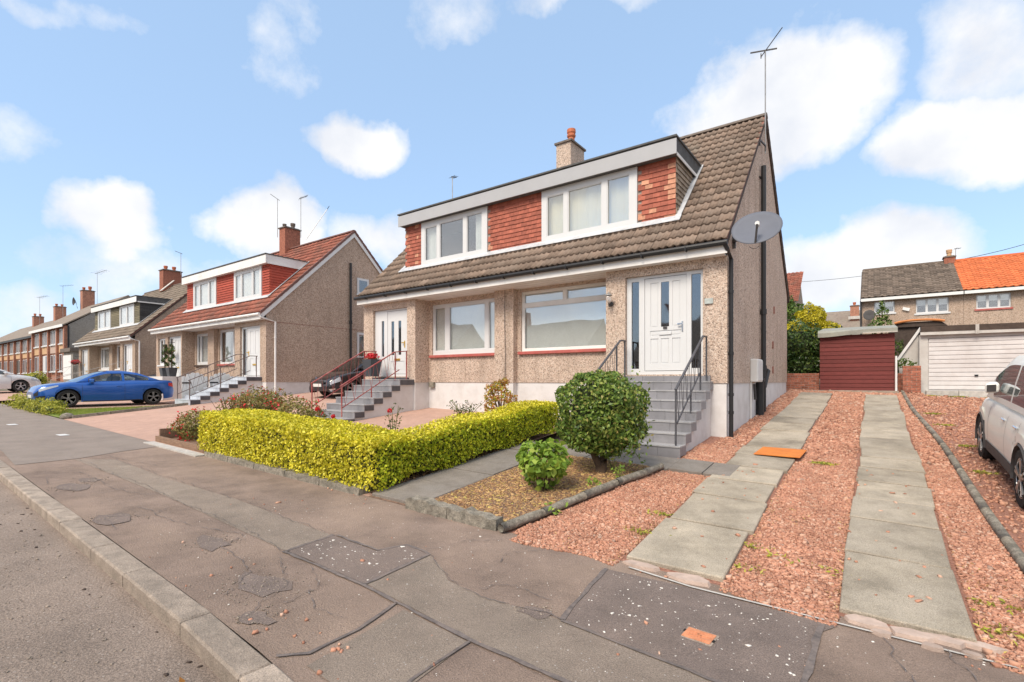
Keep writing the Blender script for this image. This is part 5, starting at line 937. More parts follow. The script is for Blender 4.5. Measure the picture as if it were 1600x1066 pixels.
# garage
ga = thing('garage', 'white garage with ribbed up-and-over door and dark flat roof', 'garage', (2.8, 20, 1.35)); x0, x1 = 1.2, 4.6
m = MB(); m.box(x0, x1, 20.05, 25, .8, 3.1); m.build('wall', MT['gar_frame'], ga)
MB().box(x0 - .05, 1.36, 19.98, 20.048, 1.2, 3.12).build('post', MT['gar_frame'], ga); MB().box(4.36, x1 + .05, 19.98, 20.048, 1.2, 3.12).build('post', MT['gar_frame'], ga); MB().box(1.361, 4.359, 19.98, 20.048, 3.0, 3.12).build('lintel', MT['gar_frame'], ga)
n = 12; zz0, zz1 = 1.42, 2.99; h_ = (zz1 - zz0) / n; dr_ = MB().box(1.37, 4.35, 20.03, 20.047, zz0 - .04, zz1).build('garage_door', MT['garage'], ga)
sm_ = MB().prism([(0, 0, .012), (0, -.006, .024), (0, -.006, h_ - .012), (0, 0, h_ - .003), (0, .02, h_ - .003), (0, .02, .012)], (2.96, 0, 0)).mesh('door_panel', MT['garage'])
for i in range(n): piece('door_panel', sm_, dr_, Matrix.Translation((1.38, 20.012, zz0 + i * h_)))
MB().box(2.42, 2.5, 19.975, 20.01, 1.83, 1.88).build('handle', MT['black'], dr_)
rf = MB().prism([(x0 - .02, 19.85, 3.2), (x1 + .1, 19.85, 3.16), (x1 + .1, 19.85, 3.33), (x0 - .02, 19.85, 3.37)], (0, 5.2, 0)).build('roof', MT['wood'], ga); MB().prism([(x0 - .03, 19.86, 3.1), (x1 + .1, 19.86, 3.08), (x1 + .1, 19.86, 3.16), (x0 - .03, 19.86, 3.2)], (0, .1, 0)).build('fascia', MT['gar_frame'], ga)
MB().box(2.42, 2.5, 19.82, 19.845, 3.08, 3.36).build('downspout', MT['pale'], ga)
MB().prism([(.66, 20.25, 1.9), (1.15, 20.25, 1.3), (1.15, 20.25, 3.3), (.66, 20.25, 2.4)], (0, .06, 0)).build('wing_panel', MT['gar_frame'], ga); MB().bar((.62, 20.2, 2.36), (1.2, 20.2, 3.36), .05, .07).build('bargeboard', MT['white'], ga)
for i in range(4): MB().box(1.3 + i * .75, 1.3 + i * .75 + .735, 19.7, 19.98, 1.2, 1.395).build('apron_slab', MT['pale'], ga)
bs = thing('back_shed', 'dark brown shed with orange edged roof behind the gap beside the garage', 'shed', (1.3, 23.5, 1.6)); MB().box(.5, 2.1, 23.2, 25, 1.2, 3.65).build('body', MT['wood'], bs)
m = MB(); P_ = [(.62 + 1.4 * t, 23.05, 3.80 + .08 * math.sin(pi * t) ** .7) for t in lin(0, 1, 12)]; m.tube(P_, .045, 6); m.build('roof_edge', MT['peb_o'], bs); MB().prism([(.5, 23.1, 3.65), (2.1, 23.1, 3.65), (1.9, 23.1, 3.82), (.7, 23.1, 3.82)], (0, 1.9, 0)).build('roof', MT['wood'], bs)
gw = thing('picket_gate', 'pair of white arched boarded garden gates folded back by the steps', 'gate', (-21.9, 8.6, .95))
for (xa, ya, a) in ((-21.42, 8.05, R(86)), (-21.38, 9.02, R(86))):
    m = MB(); n = 6
    for i in range(n):
        u = i * .15; h = 1.12 + .2 * math.sin(pi * (i + .5) / n); d = Vector((math.cos(a), math.sin(a), 0)); p = Vector((xa, ya, gz(xa, ya) + .06)) + d * u
        m = MB(); m.prism([p, p + d * .142, p + d * .142 + Vector((0, 0, h)), p + d * .08 + Vector((0, 0, h + .03)), p + Vector((0, 0, h))], (.02, 0, 0)); m.build('gate_board', MT['white'], gw)
    m = MB(); p = Vector((xa + .03, ya, gz(xa, ya)))
    for z in (.3, 1.0): MB().bar(p + Vector((0, 0, z)), p + d * .3 + Vector((0, 0, z)), .012, .05).build('hinge', MT['black'], gw)
for (A, B, sg, lb) in ((Vector((13, 52, 13.2)), Vector((3.85, 40.4, 9.0)), .35, 'thin cable sloping up to the right from the chimney between the brown and orange roofs'), (Vector((-9, 58, 11.9)), Vector((3.6, 60, 12.3)), .3, 'faint level cable crossing the sky right of the near gable')):
    m = MB(); m.tube([A + (B - A) * t - Vector((0, 0, sg * 4 * t * (1 - t))) for t in lin(0, 1, 14)], .018, 4); tag(m.build('overhead_cable', MT['dark'], None, org=A), lb, 'cable')
# ------------------------------------------------------------------ cars
def interp(xs, P):
    P = np.array(P, float); return np.interp(xs, P[:, 0], P[:, 1])
def smooth_interp(xs, P):
    P = np.array(P, float); x, y = P[:, 0], P[:, 1]; h = np.diff(x); s = np.diff(y) / h; t = np.zeros(len(x)); t[1:-1] = np.where(s[:-1] * s[1:] > 0, 2 * s[:-1] * s[1:] / (s[:-1] + s[1:] + 1e-9), 0); t[0], t[-1] = s[0], s[-1]
    i = np.clip(np.searchsorted(x, xs) - 1, 0, len(h) - 1); u = (xs - x[i]) / h[i]; H_ = h[i]
    return (1 + 2 * u) * (1 - u) ** 2 * y[i] + u * (1 - u) ** 2 * H_ * t[i] + u * u * (3 - 2 * u) * y[i + 1] + u * u * (u - 1) * H_ * t[i + 1]
def car(name, label, c):
    """local frame: +x forward, y left, z up, ground at z=0"""
    r = link(bpy.data.objects.new(name, None)); ORG[r.name] = Vector((0, 0, 0)); tag(r, label, 'car'); pm = MT[c['paint']]; xr, xf = c['wx']; Rw = c['rw']; Ra = Rw + .05; L0, L1 = c['zt'][0][0], c['zt'][-1][0]
    xs = set(np.round(np.linspace(L0, L1, 46), 3))
    for xw in (xr, xf):
        for a in np.linspace(0, pi, 15): xs.add(round(xw + Ra * math.cos(a), 3))
    xs = np.array(sorted(xs)); zt = smooth_interp(xs, c['zt']); zb = smooth_interp(xs, c['zb']); hw = smooth_interp(xs, c['w'])
    zbo = zb.copy()
    for xw in (xr, xf):
        d = Ra ** 2 - (xs - xw) ** 2; zbo = np.where(d > 0, np.maximum(zbo, Rw + np.sqrt(np.maximum(d, 0))), zbo)
    prof = c.get('prof', [(0, .97), (.12, .985), (.35, 1.), (.55, 1.), (.7, .985), (.82, .965), (.93, .93), (1, .86)])
    def ring(i, sgn=1, off=0.):
        out = []
        for (v, k) in prof: z = zbo[i] + (zt[i] - zbo[i]) * v if v < .5 else zb[i] + (zt[i] - zb[i]) * v; z = max(z, zbo[i] + .001 * v); out.append((xs[i], sgn * hw[i] * k, z))
        out.append((xs[i], sgn * hw[i] * .45, zt[i] + .022)); out.append((xs[i], 0, zt[i] + .03)); return out
    m = MB(); n = len(prof) + 2; 
    for i in range(len(xs)):
        a = ring(i); b = ring(i, -1)[:-1][::-1]; m.v += a + b
    k = 2 * n - 1
    for i in range(len(xs) - 1):
        for j in range(k - 1): m.f.append((i * k + j, i * k + j + 1, (i + 1) * k + j + 1, (i + 1) * k + j))
    m.f += [tuple(range(k)), tuple(range((len(xs) - 1) * k, len(xs) * k))[::-1]]
    body = m.build('body', pm, r, smooth=True); es = body.modifiers.new('es', 'EDGE_SPLIT'); es.split_angle = R(38)
    def S(x, v, off=0., sgn=1):
        i = int(np.clip(np.searchsorted(xs, x) - 1, 0, len(xs) - 2)); u = (x - xs[i]) / (xs[i + 1] - xs[i]); A, B = ring(i, sgn), ring(i + 1, sgn); vv = [p[0] for p in prof]; j = int(np.clip(np.searchsorted(vv, v) - 1, 0, len(vv) - 2)); t = (v - vv[j]) / (vv[j + 1] - vv[j])
        P = [Vector(A[q]).lerp(Vector(B[q]), u) for q in (j, j + 1)]; p = P[0].lerp(P[1], t); return p + Vector((0, sgn * off, off * .15))
    def patch(nm, x0, x1, v0, v1, mat, off=.006, nx=8, nv=4, par=None, sides=(1, -1), fn=None):
        for sg_ in sides:
            mm = MB()
            for i in range(nx + 1):
                for j in range(nv + 1):
                    a, b = i / nx, j / nv; va, vb = (v0, v1) if fn is None else fn(a); mm.v.append(tuple(S(x0 + (x1 - x0) * a, va + (vb - va) * b, off, sg_)))
            for i in range(nx):
                for j in range(nv): q = (i * (nv + 1) + j, (i + 1) * (nv + 1) + j, (i + 1) * (nv + 1) + j + 1, i * (nv + 1) + j + 1); mm.f.append(q if sg_ > 0 else q[::-1])
            mm.build(nm, MT[mat], par or r, smooth=True)
    # greenhouse
    gx = np.array(sorted(set(np.round(np.linspace(c['roof'][0][0], c['roof'][-1][0], 40), 3)) | {round(v, 3) for q in c['win'] for v in q})); gzr = smooth_interp(gx, c['roof']); gb = smooth_interp(gx, c['zt']) - .012; wb = smooth_interp(gx, c['w']) * c.get('wbk', .865); wr = smooth_interp(gx, c['rwid'])
    rows = [0, .12, .5, .86, 1.]
    def gring(i):
        zb_, zt_ = gb[i], max(gzr[i], gb[i] + .004); out = []
        for t in rows[:-1]: hgt = zb_ + (zt_ - .055 - zb_) * t if zt_ - zb_ > .12 else zb_ + (zt_ - zb_) * t * .8; f = (hgt - zb_) / max(.45, c['hg']); out.append((gx[i], wb[i] + (wr[i] - wb[i]) * min(1, f) + .012 * math.sin(pi * t), hgt))
        out.append((gx[i], out[-1][1] - .07, zt_ - .012)); out.append((gx[i], out[-1][1] * .5, zt_ + .004)); out.append((gx[i], 0, zt_ + .01)); return out
    GR = [gring(i) for i in range(len(gx))]; n = len(GR[0]); full = [g + [(x, -y, z) for x, y, z in g[:-1][::-1]] for g in GR]; k = 2 * n - 1
    bodyf, wsf, sidef = [], [], {}
    V = [p for g in full for p in g]; nr = len(rows)
    for i in range(len(gx) - 1):
        xm = (gx[i] + gx[i + 1]) / 2
        for j in range(k - 1):
            q = (i * k + j, i * k + j + 1, (i + 1) * k + j + 1, (i + 1) * k + j); jj = j if j < n - 1 else k - 2 - j
            win = next((w_ for w_ in range(len(c['win'])) if c['win'][w_][0] - 1e-4 <= xm <= c['win'][w_][1] + 1e-4), None)
            if jj in (1, 2) and win is not None and gzr[i] - gb[i] > .1: sidef.setdefault((win, j < n - 1), []).append(q)
            elif jj >= nr - 1 and (xm > c['ws'][0] and xm < c['ws'][1]): wsf.append((0, q))
            elif jj >= nr - 1 and (xm > c['rs'][0] and xm < c['rs'][1]): wsf.append((1, q))
            else: bodyf.append(q)
    def sub(nm, fs, mat):
        ids = sorted({a for q in fs for a in q}); mp = {a: b for b, a in enumerate(ids)}; mm = MB(); mm.v = [V[a] for a in ids]; mm.f = [tuple(mp[a] for a in q) for q in fs]; return mm.build(nm, MT[mat], r, smooth=True)
    sub('cabin', bodyf, c['paint'])
    for key, fs in sidef.items(): sub('side_window', fs, 'cglass')
    for w_ in (0, 1):
        fs = [q for a, q in wsf if a == w_]
        if fs: sub('windscreen' if w_ == 0 else 'rear_screen', fs, 'cglass')
    MB().box(L0 + .45, L1 - .55, -.52, .52, .24, c['dash']).build('interior', MT['black'], r)
    for (x, y) in ((c['seat'], .36), (c['seat'], -.36)): MB().prism([(x, y - .22, .5), (x + .1, y - .22, .55), (x - .08, y - .22, c['dash'] + .32), (x - .2, y - .22, c['dash'] + .28)], (0, .44, 0)).build('seat', MT['clad'], r, bev=.03)
    # wheels
    for xw in (xr, xf):
        for sg_ in (1, -1):
            yo = sg_ * (hw[np.searchsorted(xs, xw)] - .02); tw = .20; m = MB(); pr = [(Rw * .62, 0), (Rw * .68, -.012), (Rw * .92, -.012), (Rw * .99, .03), (Rw, .07), (Rw, tw - .05), (Rw * .97, tw), (Rw * .6, tw)]
            m.lathe((xw, yo, Rw), [(a, -sg_ * b) for a, b in pr], 28, 'y'); wh = m.build('wheel', MT['tyre'], r, smooth=False)
            m = MB(); m.lathe((xw, yo - sg_ * .06, Rw), [(Rw * .64, 0), (Rw * .60, -sg_ * .02), (.02, -sg_ * .025)], 24, 'y'); m.build('brake', MT['dark'], wh)
            m = MB(); m.lathe((xw, yo, Rw), [(Rw * .66, 0), (Rw * .69, sg_ * .008), (Rw * .62, sg_ * .006), (Rw * .60, -sg_ * .04)], 28, 'y'); ns = c['spk']
            for q in range(ns):
                for dd in ((-.13, .13) if c.get('dbl', 1) else (0,)):
                    a = 2 * pi * q / ns + .3; b = a + dd; hub = Vector((xw + .05 * math.cos(a), yo - sg_ * .005, Rw + .05 * math.sin(a))); tip = Vector((xw + Rw * .63 * math.cos(b), yo + sg_ * .0, Rw + Rw * .63 * math.sin(b))); m.bar(hub, tip, .042 if c.get('dbl', 1) else .07, .03)
            m.lathe((xw, yo, Rw), [(.06, -sg_ * .01), (.055, sg_ * .012), (.02, sg_ * .014)], 12, 'y'); m.build('rim', MT[c['rim']], wh)
            if c.get('arch'):
                am = MB(); pts = [(xw + (Ra + .03) * math.cos(a), Rw + (Ra + .03) * math.sin(a)) for a in np.linspace(-.25, pi + .25, 18)]; pi_ = [(xw + (Ra - .03) * math.cos(a), Rw + (Ra - .03) * math.sin(a)) for a in np.linspace(-.25, pi + .25, 18)]
                for (p, q, p2, q2) in zip(pts[:-1], pts[1:], pi_[:-1], pi_[1:]): y0 = sg_ * (hw[np.searchsorted(xs, xw)] * 1.0 + .012); am.add([(p[0], y0 - sg_ * .05, p[1]), (q[0], y0 - sg_ * .05, q[1]), (q2[0], y0, q2[1]), (p2[0], y0, p2[1]), (p2[0], y0 - sg_ * .2, p2[1]), (q2[0], y0 - sg_ * .2, q2[1])], [(0, 1, 2, 3), (3, 2, 5, 4)])
                am.build('wheel_arch_trim', MT['clad'], r)
    for d in c['seams']: patch('panel_gap', d, d + .008, .06, .95, 'black', .003, 1, 8)
    for (x, v) in c['handles']:
        for sg_ in (1, -1): p = S(x, v, .012, sg_); MB().box(p.x - .09, p.x + .09, p.y - .014, p.y + .014, p.z - .016, p.z + .016).build('door_handle', pm if not c.get('arch') else MT['chrome'], r, bev=.008)
    mx, mz = c['mirror']
    for sg_ in (1, -1):
        yb_ = sg_ * (np.interp(mx, xs, hw) * c.get('mi', .9)); mm = MB().prism([(mx - .07, yb_, mz - .02), (mx - .02, yb_ + sg_ * c.get('mw', .25), mz - .04), (mx + .12, yb_ + sg_ * (c.get('mw', .25) - .05), mz - .03), (mx + .09, yb_, mz - .01)], (0, 0, .15)); hm_ = mm.build('mirror', pm, r, bev=.04, seg=3); MB().prism([(mx - .066, yb_ + sg_ * .04, mz + .0), (mx - .034, yb_ + sg_ * (c.get('mw', .25) - .025), mz - .01), (mx - .034, yb_ + sg_ * (c.get('mw', .25) - .025), mz + .09), (mx - .066, yb_ + sg_ * .04, mz + .1)], (-.012, 0, 0)).build('mirror_glass', MT['dark'], hm_)
    for a in c['patches']: patch(*a[:6], **(a[6] if len(a) > 6 else {}))
    for (x, z, mat, hy, hz) in c.get('plates', []): MB().box(x - .012, x + .012, -hy, hy, z - hz, z + hz).build('registration_plate' if 'plate' in mat else 'grille', MT[mat], r)
    return r
def park(r, x, y, heading, dz=0.):
    r.matrix_world = Matrix.Translation((x, y, gz(x, y) + dz)) @ Matrix.Rotation(math.atan((gz(x, y + 1.3) - gz(x, y - 1.3)) / 2.6), 4, 'X') @ Matrix.Rotation(heading, 4, 'Z')
coupe = dict(paint='blue', wx=(-1.36, 1.33), rw=.325, zt=[(-2.2, .70), (-2.16, .90), (-2.05, .985), (-1.6, 1.0), (-.9, .985), (0, .945), (.75, .935), (1.0, .935), (1.5, .885), (1.95, .80), (2.13, .71), (2.22, .55)], zb=[(-2.2, .42), (-2.1, .30), (-1.7, .24), (0, .19), (1.7, .2), (2.1, .22), (2.22, .3)], w=[(-2.2, .62), (-2.12, .76), (-1.9, .85), (-1.4, .89), (0, .87), (1.3, .885), (1.8, .83), (2.05, .72), (2.22, .5)],
    roof=[(-1.72, 1.0), (-1.3, 1.15), (-.85, 1.32), (-.35, 1.39), (.05, 1.38), (.45, 1.27), (.85, 1.08), (1.1, .935)], rwid=[(-1.72, .70), (-.5, .56), (.2, .56), (1.1, .74)], hg=.42, ws=(.12, 1.1), rs=(-1.68, -.75), win=[(-1.22, -.42), (-.34, .72)], dash=.86, seat=-.15, rim='drim', spk=5, seams=(-.40, .92), handles=[(-.22, .78)], mirror=(.62, .94),
    patches=[('headlight', 1.6, 2.1, .74, .97, 'lampw', dict(fn=lambda a: (.86 - .16 * a, .93 - .04 * a))), ('tail_light', -2.17, -1.92, .66, .9, 'lampr', dict(fn=lambda a: (.62 + .08 * a, .9 - .03 * a))), ('grille', 2.12, 2.215, .45, .8, 'black'), ('side_skirt', -.95, .9, .0, .05, 'black'), ('front_intake', 1.95, 2.18, .12, .4, 'black', dict(off=.004))], plates=[(2.22, .42, 'plate', .26, .055)])
bl = car('parked_car', 'bright blue two door coupe parked nose to the street on the left', coupe); park(bl, -25.0, 6.66, -pi / 2)
suv = dict(paint='wpaint', wx=(-1.33, 1.37), rw=.36, arch=1, zt=[(-2.3, .75), (-2.25, 1.0), (-2.1, 1.06), (-1.5, 1.09), (0, 1.05), (.9, 1.04), (1.2, 1.03), (1.7, .98), (2.05, .88), (2.25, .7), (2.32, .5)], zb=[(-2.3, .45), (-2.2, .32), (-1.7, .26), (0, .24), (1.7, .26), (2.15, .28), (2.32, .36)], w=[(-2.3, .70), (-2.2, .82), (-1.9, .89), (-1.3, .92), (0, .90), (1.3, .915), (1.8, .86), (2.1, .74), (2.32, .5)],
    roof=[(-2.24, 1.05), (-2.1, 1.40), (-1.85, 1.64), (-1.2, 1.73), (-.3, 1.75), (.25, 1.72), (.7, 1.53), (1.02, 1.26), (1.22, 1.06)], wbk=.93, rwid=[(-2.24, .76), (-1, .72), (.2, .72), (1.22, .86)], hg=.6, ws=(.3, 1.22), rs=(-2.22, -1.95), win=[(-1.75, -1.22), (-1.12, -.32), (-.24, .78)], dash=.95, seat=-.1, rim='rim', spk=5, dbl=1, seams=(-1.12, -.38, .75), handles=[(-1.0, .78), (-.2, .78)], mirror=(.48, 1.19), mw=.16, mi=.92,
    patches=[('sill_cladding', -.9, .92, .0, .2, 'clad', dict(off=.01, nx=12)), ('headlight', 1.75, 2.15, .72, .93, 'lampw'), ('tail_light', -2.26, -1.95, .68, .92, 'lampr', dict(off=.02)), ('bumper_cladding', 1.8, 2.28, .0, .3, 'clad', dict(off=.01)), ('bumper_cladding', -2.28, -1.78, .0, .3, 'clad', dict(off=.01))], plates=[(-2.3, .85, 'plate_y', .26, .055)])
sv = car('parked_car', 'white sport utility car with grey lower cladding on the right hand gravel drive', suv); park(sv, 2.29, 9.53, pi / 2)
hat = dict(paint='bpaint', wx=(-1.28, 1.28), rw=.32, zt=[(-2.1, .7), (-2.0, .98), (-1.5, 1.02), (0, .96), (.9, .95), (1.15, .93), (1.6, .86), (1.95, .75), (2.12, .62), (2.17, .5)], zb=[(-2.1, .4), (-2.0, .28), (0, .2), (1.7, .2), (2.05, .22), (2.17, .3)], w=[(-2.1, .65), (-2.0, .8), (-1.3, .89), (0, .88), (1.3, .885), (1.7, .84), (2.0, .74), (2.17, .56)],
    roof=[(-2.02, 1.0), (-1.8, 1.25), (-1.3, 1.42), (-.4, 1.47), (.1, 1.44), (.6, 1.24), (1.0, 1.03), (1.15, .94)], rwid=[(-2.02, .7), (-1, .6), (.2, .6), (1.15, .76)], hg=.45, ws=(.15, 1.15), rs=(-2.0, -1.7), win=[(-1.5, -1.0), (-.92, -.2), (-.12, .75)], dash=.88, seat=-.1, rim='rim', spk=5, seams=(-.95, -.15, .92), handles=[(-.75, .78), (.05, .78)], mirror=(.68, .96),
    patches=[('headlight', 1.72, 2.08, .70, .93, 'lampw', dict(fn=lambda a: (.68, .95 - .08 * a))), ('fog_light_trim', 1.95, 2.12, .25, .32, 'chrome'), ('fog_light', 2.0, 2.1, .12, .24, 'lampw'), ('lower_grille', 2.0, 2.16, .06, .2, 'black'), ('tail_light', -2.05, -1.8, .65, .92, 'lampr')], plates=[(2.185, .52, 'plate', .26, .055), (2.165, .70, 'chrome', .36, .012), (2.168, .63, 'dark', .4, .05)])
bc = car('parked_car', 'black hatchback with chrome grille line parked beyond the red railings', hat); park(bc, -16.75, 13.0, -pi / 2)
MB().box(2.19, 2.2, -.05, .05, .76, .84).build('badge', MT['chrome'], bc)
wc_p = dict(hat); wc_p.update(paint='spaint', plates=[])
wc = car('parked_car', 'pale silver car half out of frame at the far left', wc_p); park(wc, -38.2, 5.0, pi / 2)
dc_p = dict(hat); dc_p.update(plates=[])
dc2 = car('parked_car', 'dark car parked between houses, only its top showing past the blue coupe', dc_p); park(dc2, -33.4, 12.6, -pi / 2, .05)
# ------------------------------------------------------------------ planting
def up1(n): return np.tile([0, 0, 1.], (n, 1))
hg = thing('clipped_hedge', 'clipped golden yellow hedge turning the corner along pavement and path', 'hedge', (-7.8, 4.7, .2))
zf = lambda a, b: gz(a, b)
P1, N1 = boxcloud(-10.62, -5.42, 4.30, 5.02, zf, .80, 30000, ['top', 'front', 'left', 'back'], .13, .022)
tp_ = P1[:, 2] - np.array([gz(a, b) for a, b in zip(P1[:, 0], P1[:, 1])]) < .09; P1, N1 = P1[~tp_], N1[~tp_]
P1[:, 2] -= np.clip((P1[:, 0] + 7.2) / 1.8, 0, 1) * .10 * (P1[:, 2] > .5)
leaves('foliage', P1, N1, .047, MT['lf_gold'], hg, aspect=.62, jit=.75)
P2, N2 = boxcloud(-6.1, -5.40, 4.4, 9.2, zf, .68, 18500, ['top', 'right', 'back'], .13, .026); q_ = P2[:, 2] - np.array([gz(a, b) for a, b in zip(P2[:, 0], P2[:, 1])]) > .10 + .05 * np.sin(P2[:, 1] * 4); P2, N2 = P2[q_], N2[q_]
tp2 = N2[:, 2] > .5; leaves('foliage', P2[~tp2], N2[~tp2], .045, MT['lf_goldg'], hg, aspect=.62, jit=.75); leaves('foliage', P2[tp2], N2[tp2], .045, MT['lf_gold'], hg, aspect=.62, jit=.75)  # path side greener and darker: own leaf tone plus shade painted in
m = MB(); m.prism([(-10.5, 4.42, .33), (-10.5, 4.9, .33), (-10.5, 4.9, .96), (-10.5, 4.42, .96)], (4.9, 0, -.17)); m.prism([(-6.0, 4.5, .28), (-5.52, 4.5, .28), (-5.52, 4.5, .74), (-6.0, 4.5, .74)], (0, 4.6, .39)); m.build('twig_mass', MT['twig'], hg)
m = MB()
for _ in range(60):
    if random.random() < .55: a, b = random.uniform(-10.4, -5.6), random.uniform(4.42, 4.9)
    else: a, b = random.uniform(-5.95, -5.5), random.uniform(4.6, 8.3)
    m.tube([(a, b, gz(a, b) - .02), (a + random.gauss(0, .03), b + random.gauss(0, .03), gz(a, b) + .25)], .011, 4)
m.build('stem', MT['bark'], hg, 'stuff')
fl_ = [(a, b) for a, b in zip(RNG.uniform(-5.9, -5.5, 700), RNG.uniform(4.5, 8.3, 700))]; place('fallen_leaves', leaf_mesh('fallen_leaves', np.array([(a, b, gz(a, b) + .03) for a, b in fl_]), up1(700), .05, MT['straw'], jit=.4), None, 'stuff')
# round bush on a forked trunk
rb = thing('round_bush', 'large round clipped green bush on a forked trunk in front of the tiled steps', 'bush', (-3.27, 6.75, gz(-3.27, 6.75)))
g0 = gz(-3.27, 6.75); cB = (-3.27, 6.75, 1.24)
P, Nn = blob(cB, (.60, .56, .58), 9500, 2.7, .12, .80); lobe = np.stack([RNG.normal(-2.76, .09, 1000), RNG.normal(6.7, .17, 1000), RNG.normal(1.15, .25, 1000)], 1); lobeN = np.tile([.8, -.4, .2], (1000, 1))
sk, skN = blob((-3.22, 6.75, .90), (.46, .42, .24), 1700, 2.2, .18, .6); P = np.concatenate([P, lobe, sk]); Nn = np.concatenate([Nn, lobeN, skN])
leaves('foliage', P, Nn, .062, MT['lf_dark'], rb, aspect=.5, jit=.85, droop=.5)
core('twig_mass', cB, (.43, .40, .42), MT['gtwig'], rb, p=2.6)
m = MB(); m.tube([(-3.27, 6.75, g0 - .05), (-3.28, 6.75, g0 + .14), (-3.38, 6.75, g0 + .3), (-3.5, 6.78, g0 + .55)], [.085, .065, .05, .03], 9); m.tube([(-3.25, 6.75, g0 - .02), (-3.22, 6.74, g0 + .16), (-3.12, 6.72, g0 + .34), (-3.0, 6.7, g0 + .6)], [.06, .055, .045, .03], 9); m.tube([(-3.27, 6.77, g0 + .1), (-3.26, 6.82, g0 + .35), (-3.25, 6.85, g0 + .6)], [.05, .04, .03], 8); m.build('trunk', MT['bark'], rb, smooth=True)
# small lime shrub
ls = thing('small_shrub', 'small lime green shrub with rounded leaves in the bed left of the round bush', 'shrub', (-3.55, 5.6, gz(-3.55, 5.6))); g0 = gz(-3.55, 5.6)
P, Nn = blob((-3.55, 5.6, .66), (.36, .32, .25), 620, 2.3, .1, .65); P2, N2 = blob((-3.55, 5.6, .42), (.26, .24, .16), 90, 2, .1, .7); P = np.concatenate([P, P2]); Nn = np.concatenate([Nn, N2]); Nn[:, 2] += .5
leaves('foliage', P, nrm(Nn), .088, MT['lf_lime'], ls, aspect=.82, jit=.5, droop=.5); m = MB()
for i in range(11): a = i * 2.4; m.tube([(-3.55 + .03 * math.cos(a), 5.6 + .03 * math.sin(a), g0 - .03), (-3.55 + .1 * math.cos(a), 5.6 + .1 * math.sin(a), g0 + .22), (-3.55 + .26 * math.cos(a), 5.6 + .24 * math.sin(a), g0 + .5 + .1 * math.cos(i))], [.014, .011, .006], 6)
m.build('stem', MT['bark'], ls, 'stuff')
for (x, y, n, h, s_, lb) in ((-2.9, 6.55, 30, .2, .045, 'little green weed by the concrete edging right of the round bush'), (-3.05, 6.1, 12, .12, .06, 'yellowish weed at the concrete edging below the round bush'), (-3.15, 6.95, 18, .22, .035, 'thin upright weed close behind the round bush trunk'), (-2.97, 4.98, 7, .1, .07, 'small yellow weed sprouting at the front bed edging')):
    w_ = thing('weed', lb, 'weed', (x, y, gz(x, y))); P = np.array([(x + random.gauss(0, .06), y + random.gauss(0, .05), gz(x, y) + .04 + random.random() * h) for _ in range(n * 2)]); leaves('foliage', P, np.tile([0, -.3, .6], (n * 2, 1)), s_, MT['lf_lime'], w_, jit=.6, aspect=.45); m = MB()
    for _ in range(5): m.tube([(x, y, gz(x, y)), (x + random.gauss(0, .05), y + random.gauss(0, .04), gz(x, y) + h)], .004, 4)
    m.build('stem', MT['stem'], w_, 'stuff')
# moss tufts in the gravel
P = np.concatenate([np.array([(cx + random.gauss(0, .09), cy + random.gauss(0, .05), gz(cx, cy) + .015 + random.random() * .02) for _ in range(k)]) for cx, cy, k in ((-.62, 8.9, 150), (.72, 5.0, 40), (.7, 4.6, 40), (-.95, 5.2, 30), (-.9, 4.7, 26), (-.3, 5.0, 24), (-.75, 5.1, 14), (1.25, 11.5, 160), (1.15, 13.5, 160), (1.1, 15, 160), (1.2, 9.5, 120), (2.0, 19.5, 200), (2.8, 19.55, 200), (1.4, 19.5, 120), (-1.95, 5.0, 60), (-1.95, 5.6, 50))])
place('moss_tufts', leaf_mesh('moss_tufts', P, up1(len(P)), .045, MT['lf_low'], aspect=.35, jit=.8), None, 'stuff')
# fuchsia
fu = thing('flowering_bush', 'sprawling bronze leaved bush with red flowers left of the yellow hedge', 'bush', (-11.8, 5.5, gz(-11.8, 5.5)))
Ps, Ns = [], []
for c_, r_, n in (((-12.35, 5.0, .66), (.62, .5, .38), 2600), ((-11.7, 5.9, .92), (.85, .7, .52), 4200), ((-12.4, 6.4, .95), (.7, .6, .55), 2600), ((-10.8, 6.3, .88), (.8, .6, .42), 3000)): a, b = blob(c_, r_, n, 2., .22, .45); Ps.append(a); Ns.append(b)
P, Nn = np.concatenate(Ps), np.concatenate(Ns); leaves('foliage', P, Nn, .07, MT['lf_fuch'], fu, aspect=.42, jit=.9); idx = RNG.choice(len(P), 2600, replace=False); cl = np.sin(P[:, 0] * 5) * np.cos(P[:, 1] * 6 + P[:, 2] * 7) > .1; idx = [i for i in idx if cl[i] or P[i, 0] < -12.3][:1000]
leaves('flower', P[idx] + Nn[idx] * .05, Nn[idx], .06, MT['flower'], fu, aspect=.7, jit=.6); m = MB()
for _ in range(46):
    a = random.uniform(0, 6.28); r_ = random.uniform(.2, .95); m.tube([(-11.8 + .2 * math.cos(a), 5.6 + .2 * math.sin(a), .4), (-11.8 + r_ * .6 * math.cos(a), 5.6 + r_ * .4 * math.sin(a), .9), (-11.8 + r_ * math.cos(a) * 1.0, 5.6 + r_ * .6 * math.sin(a), 1.0 + random.uniform(0, .35))], [.012, .008, .004], 5)
m.build('stem', MT['bark'], fu, 'stuff')
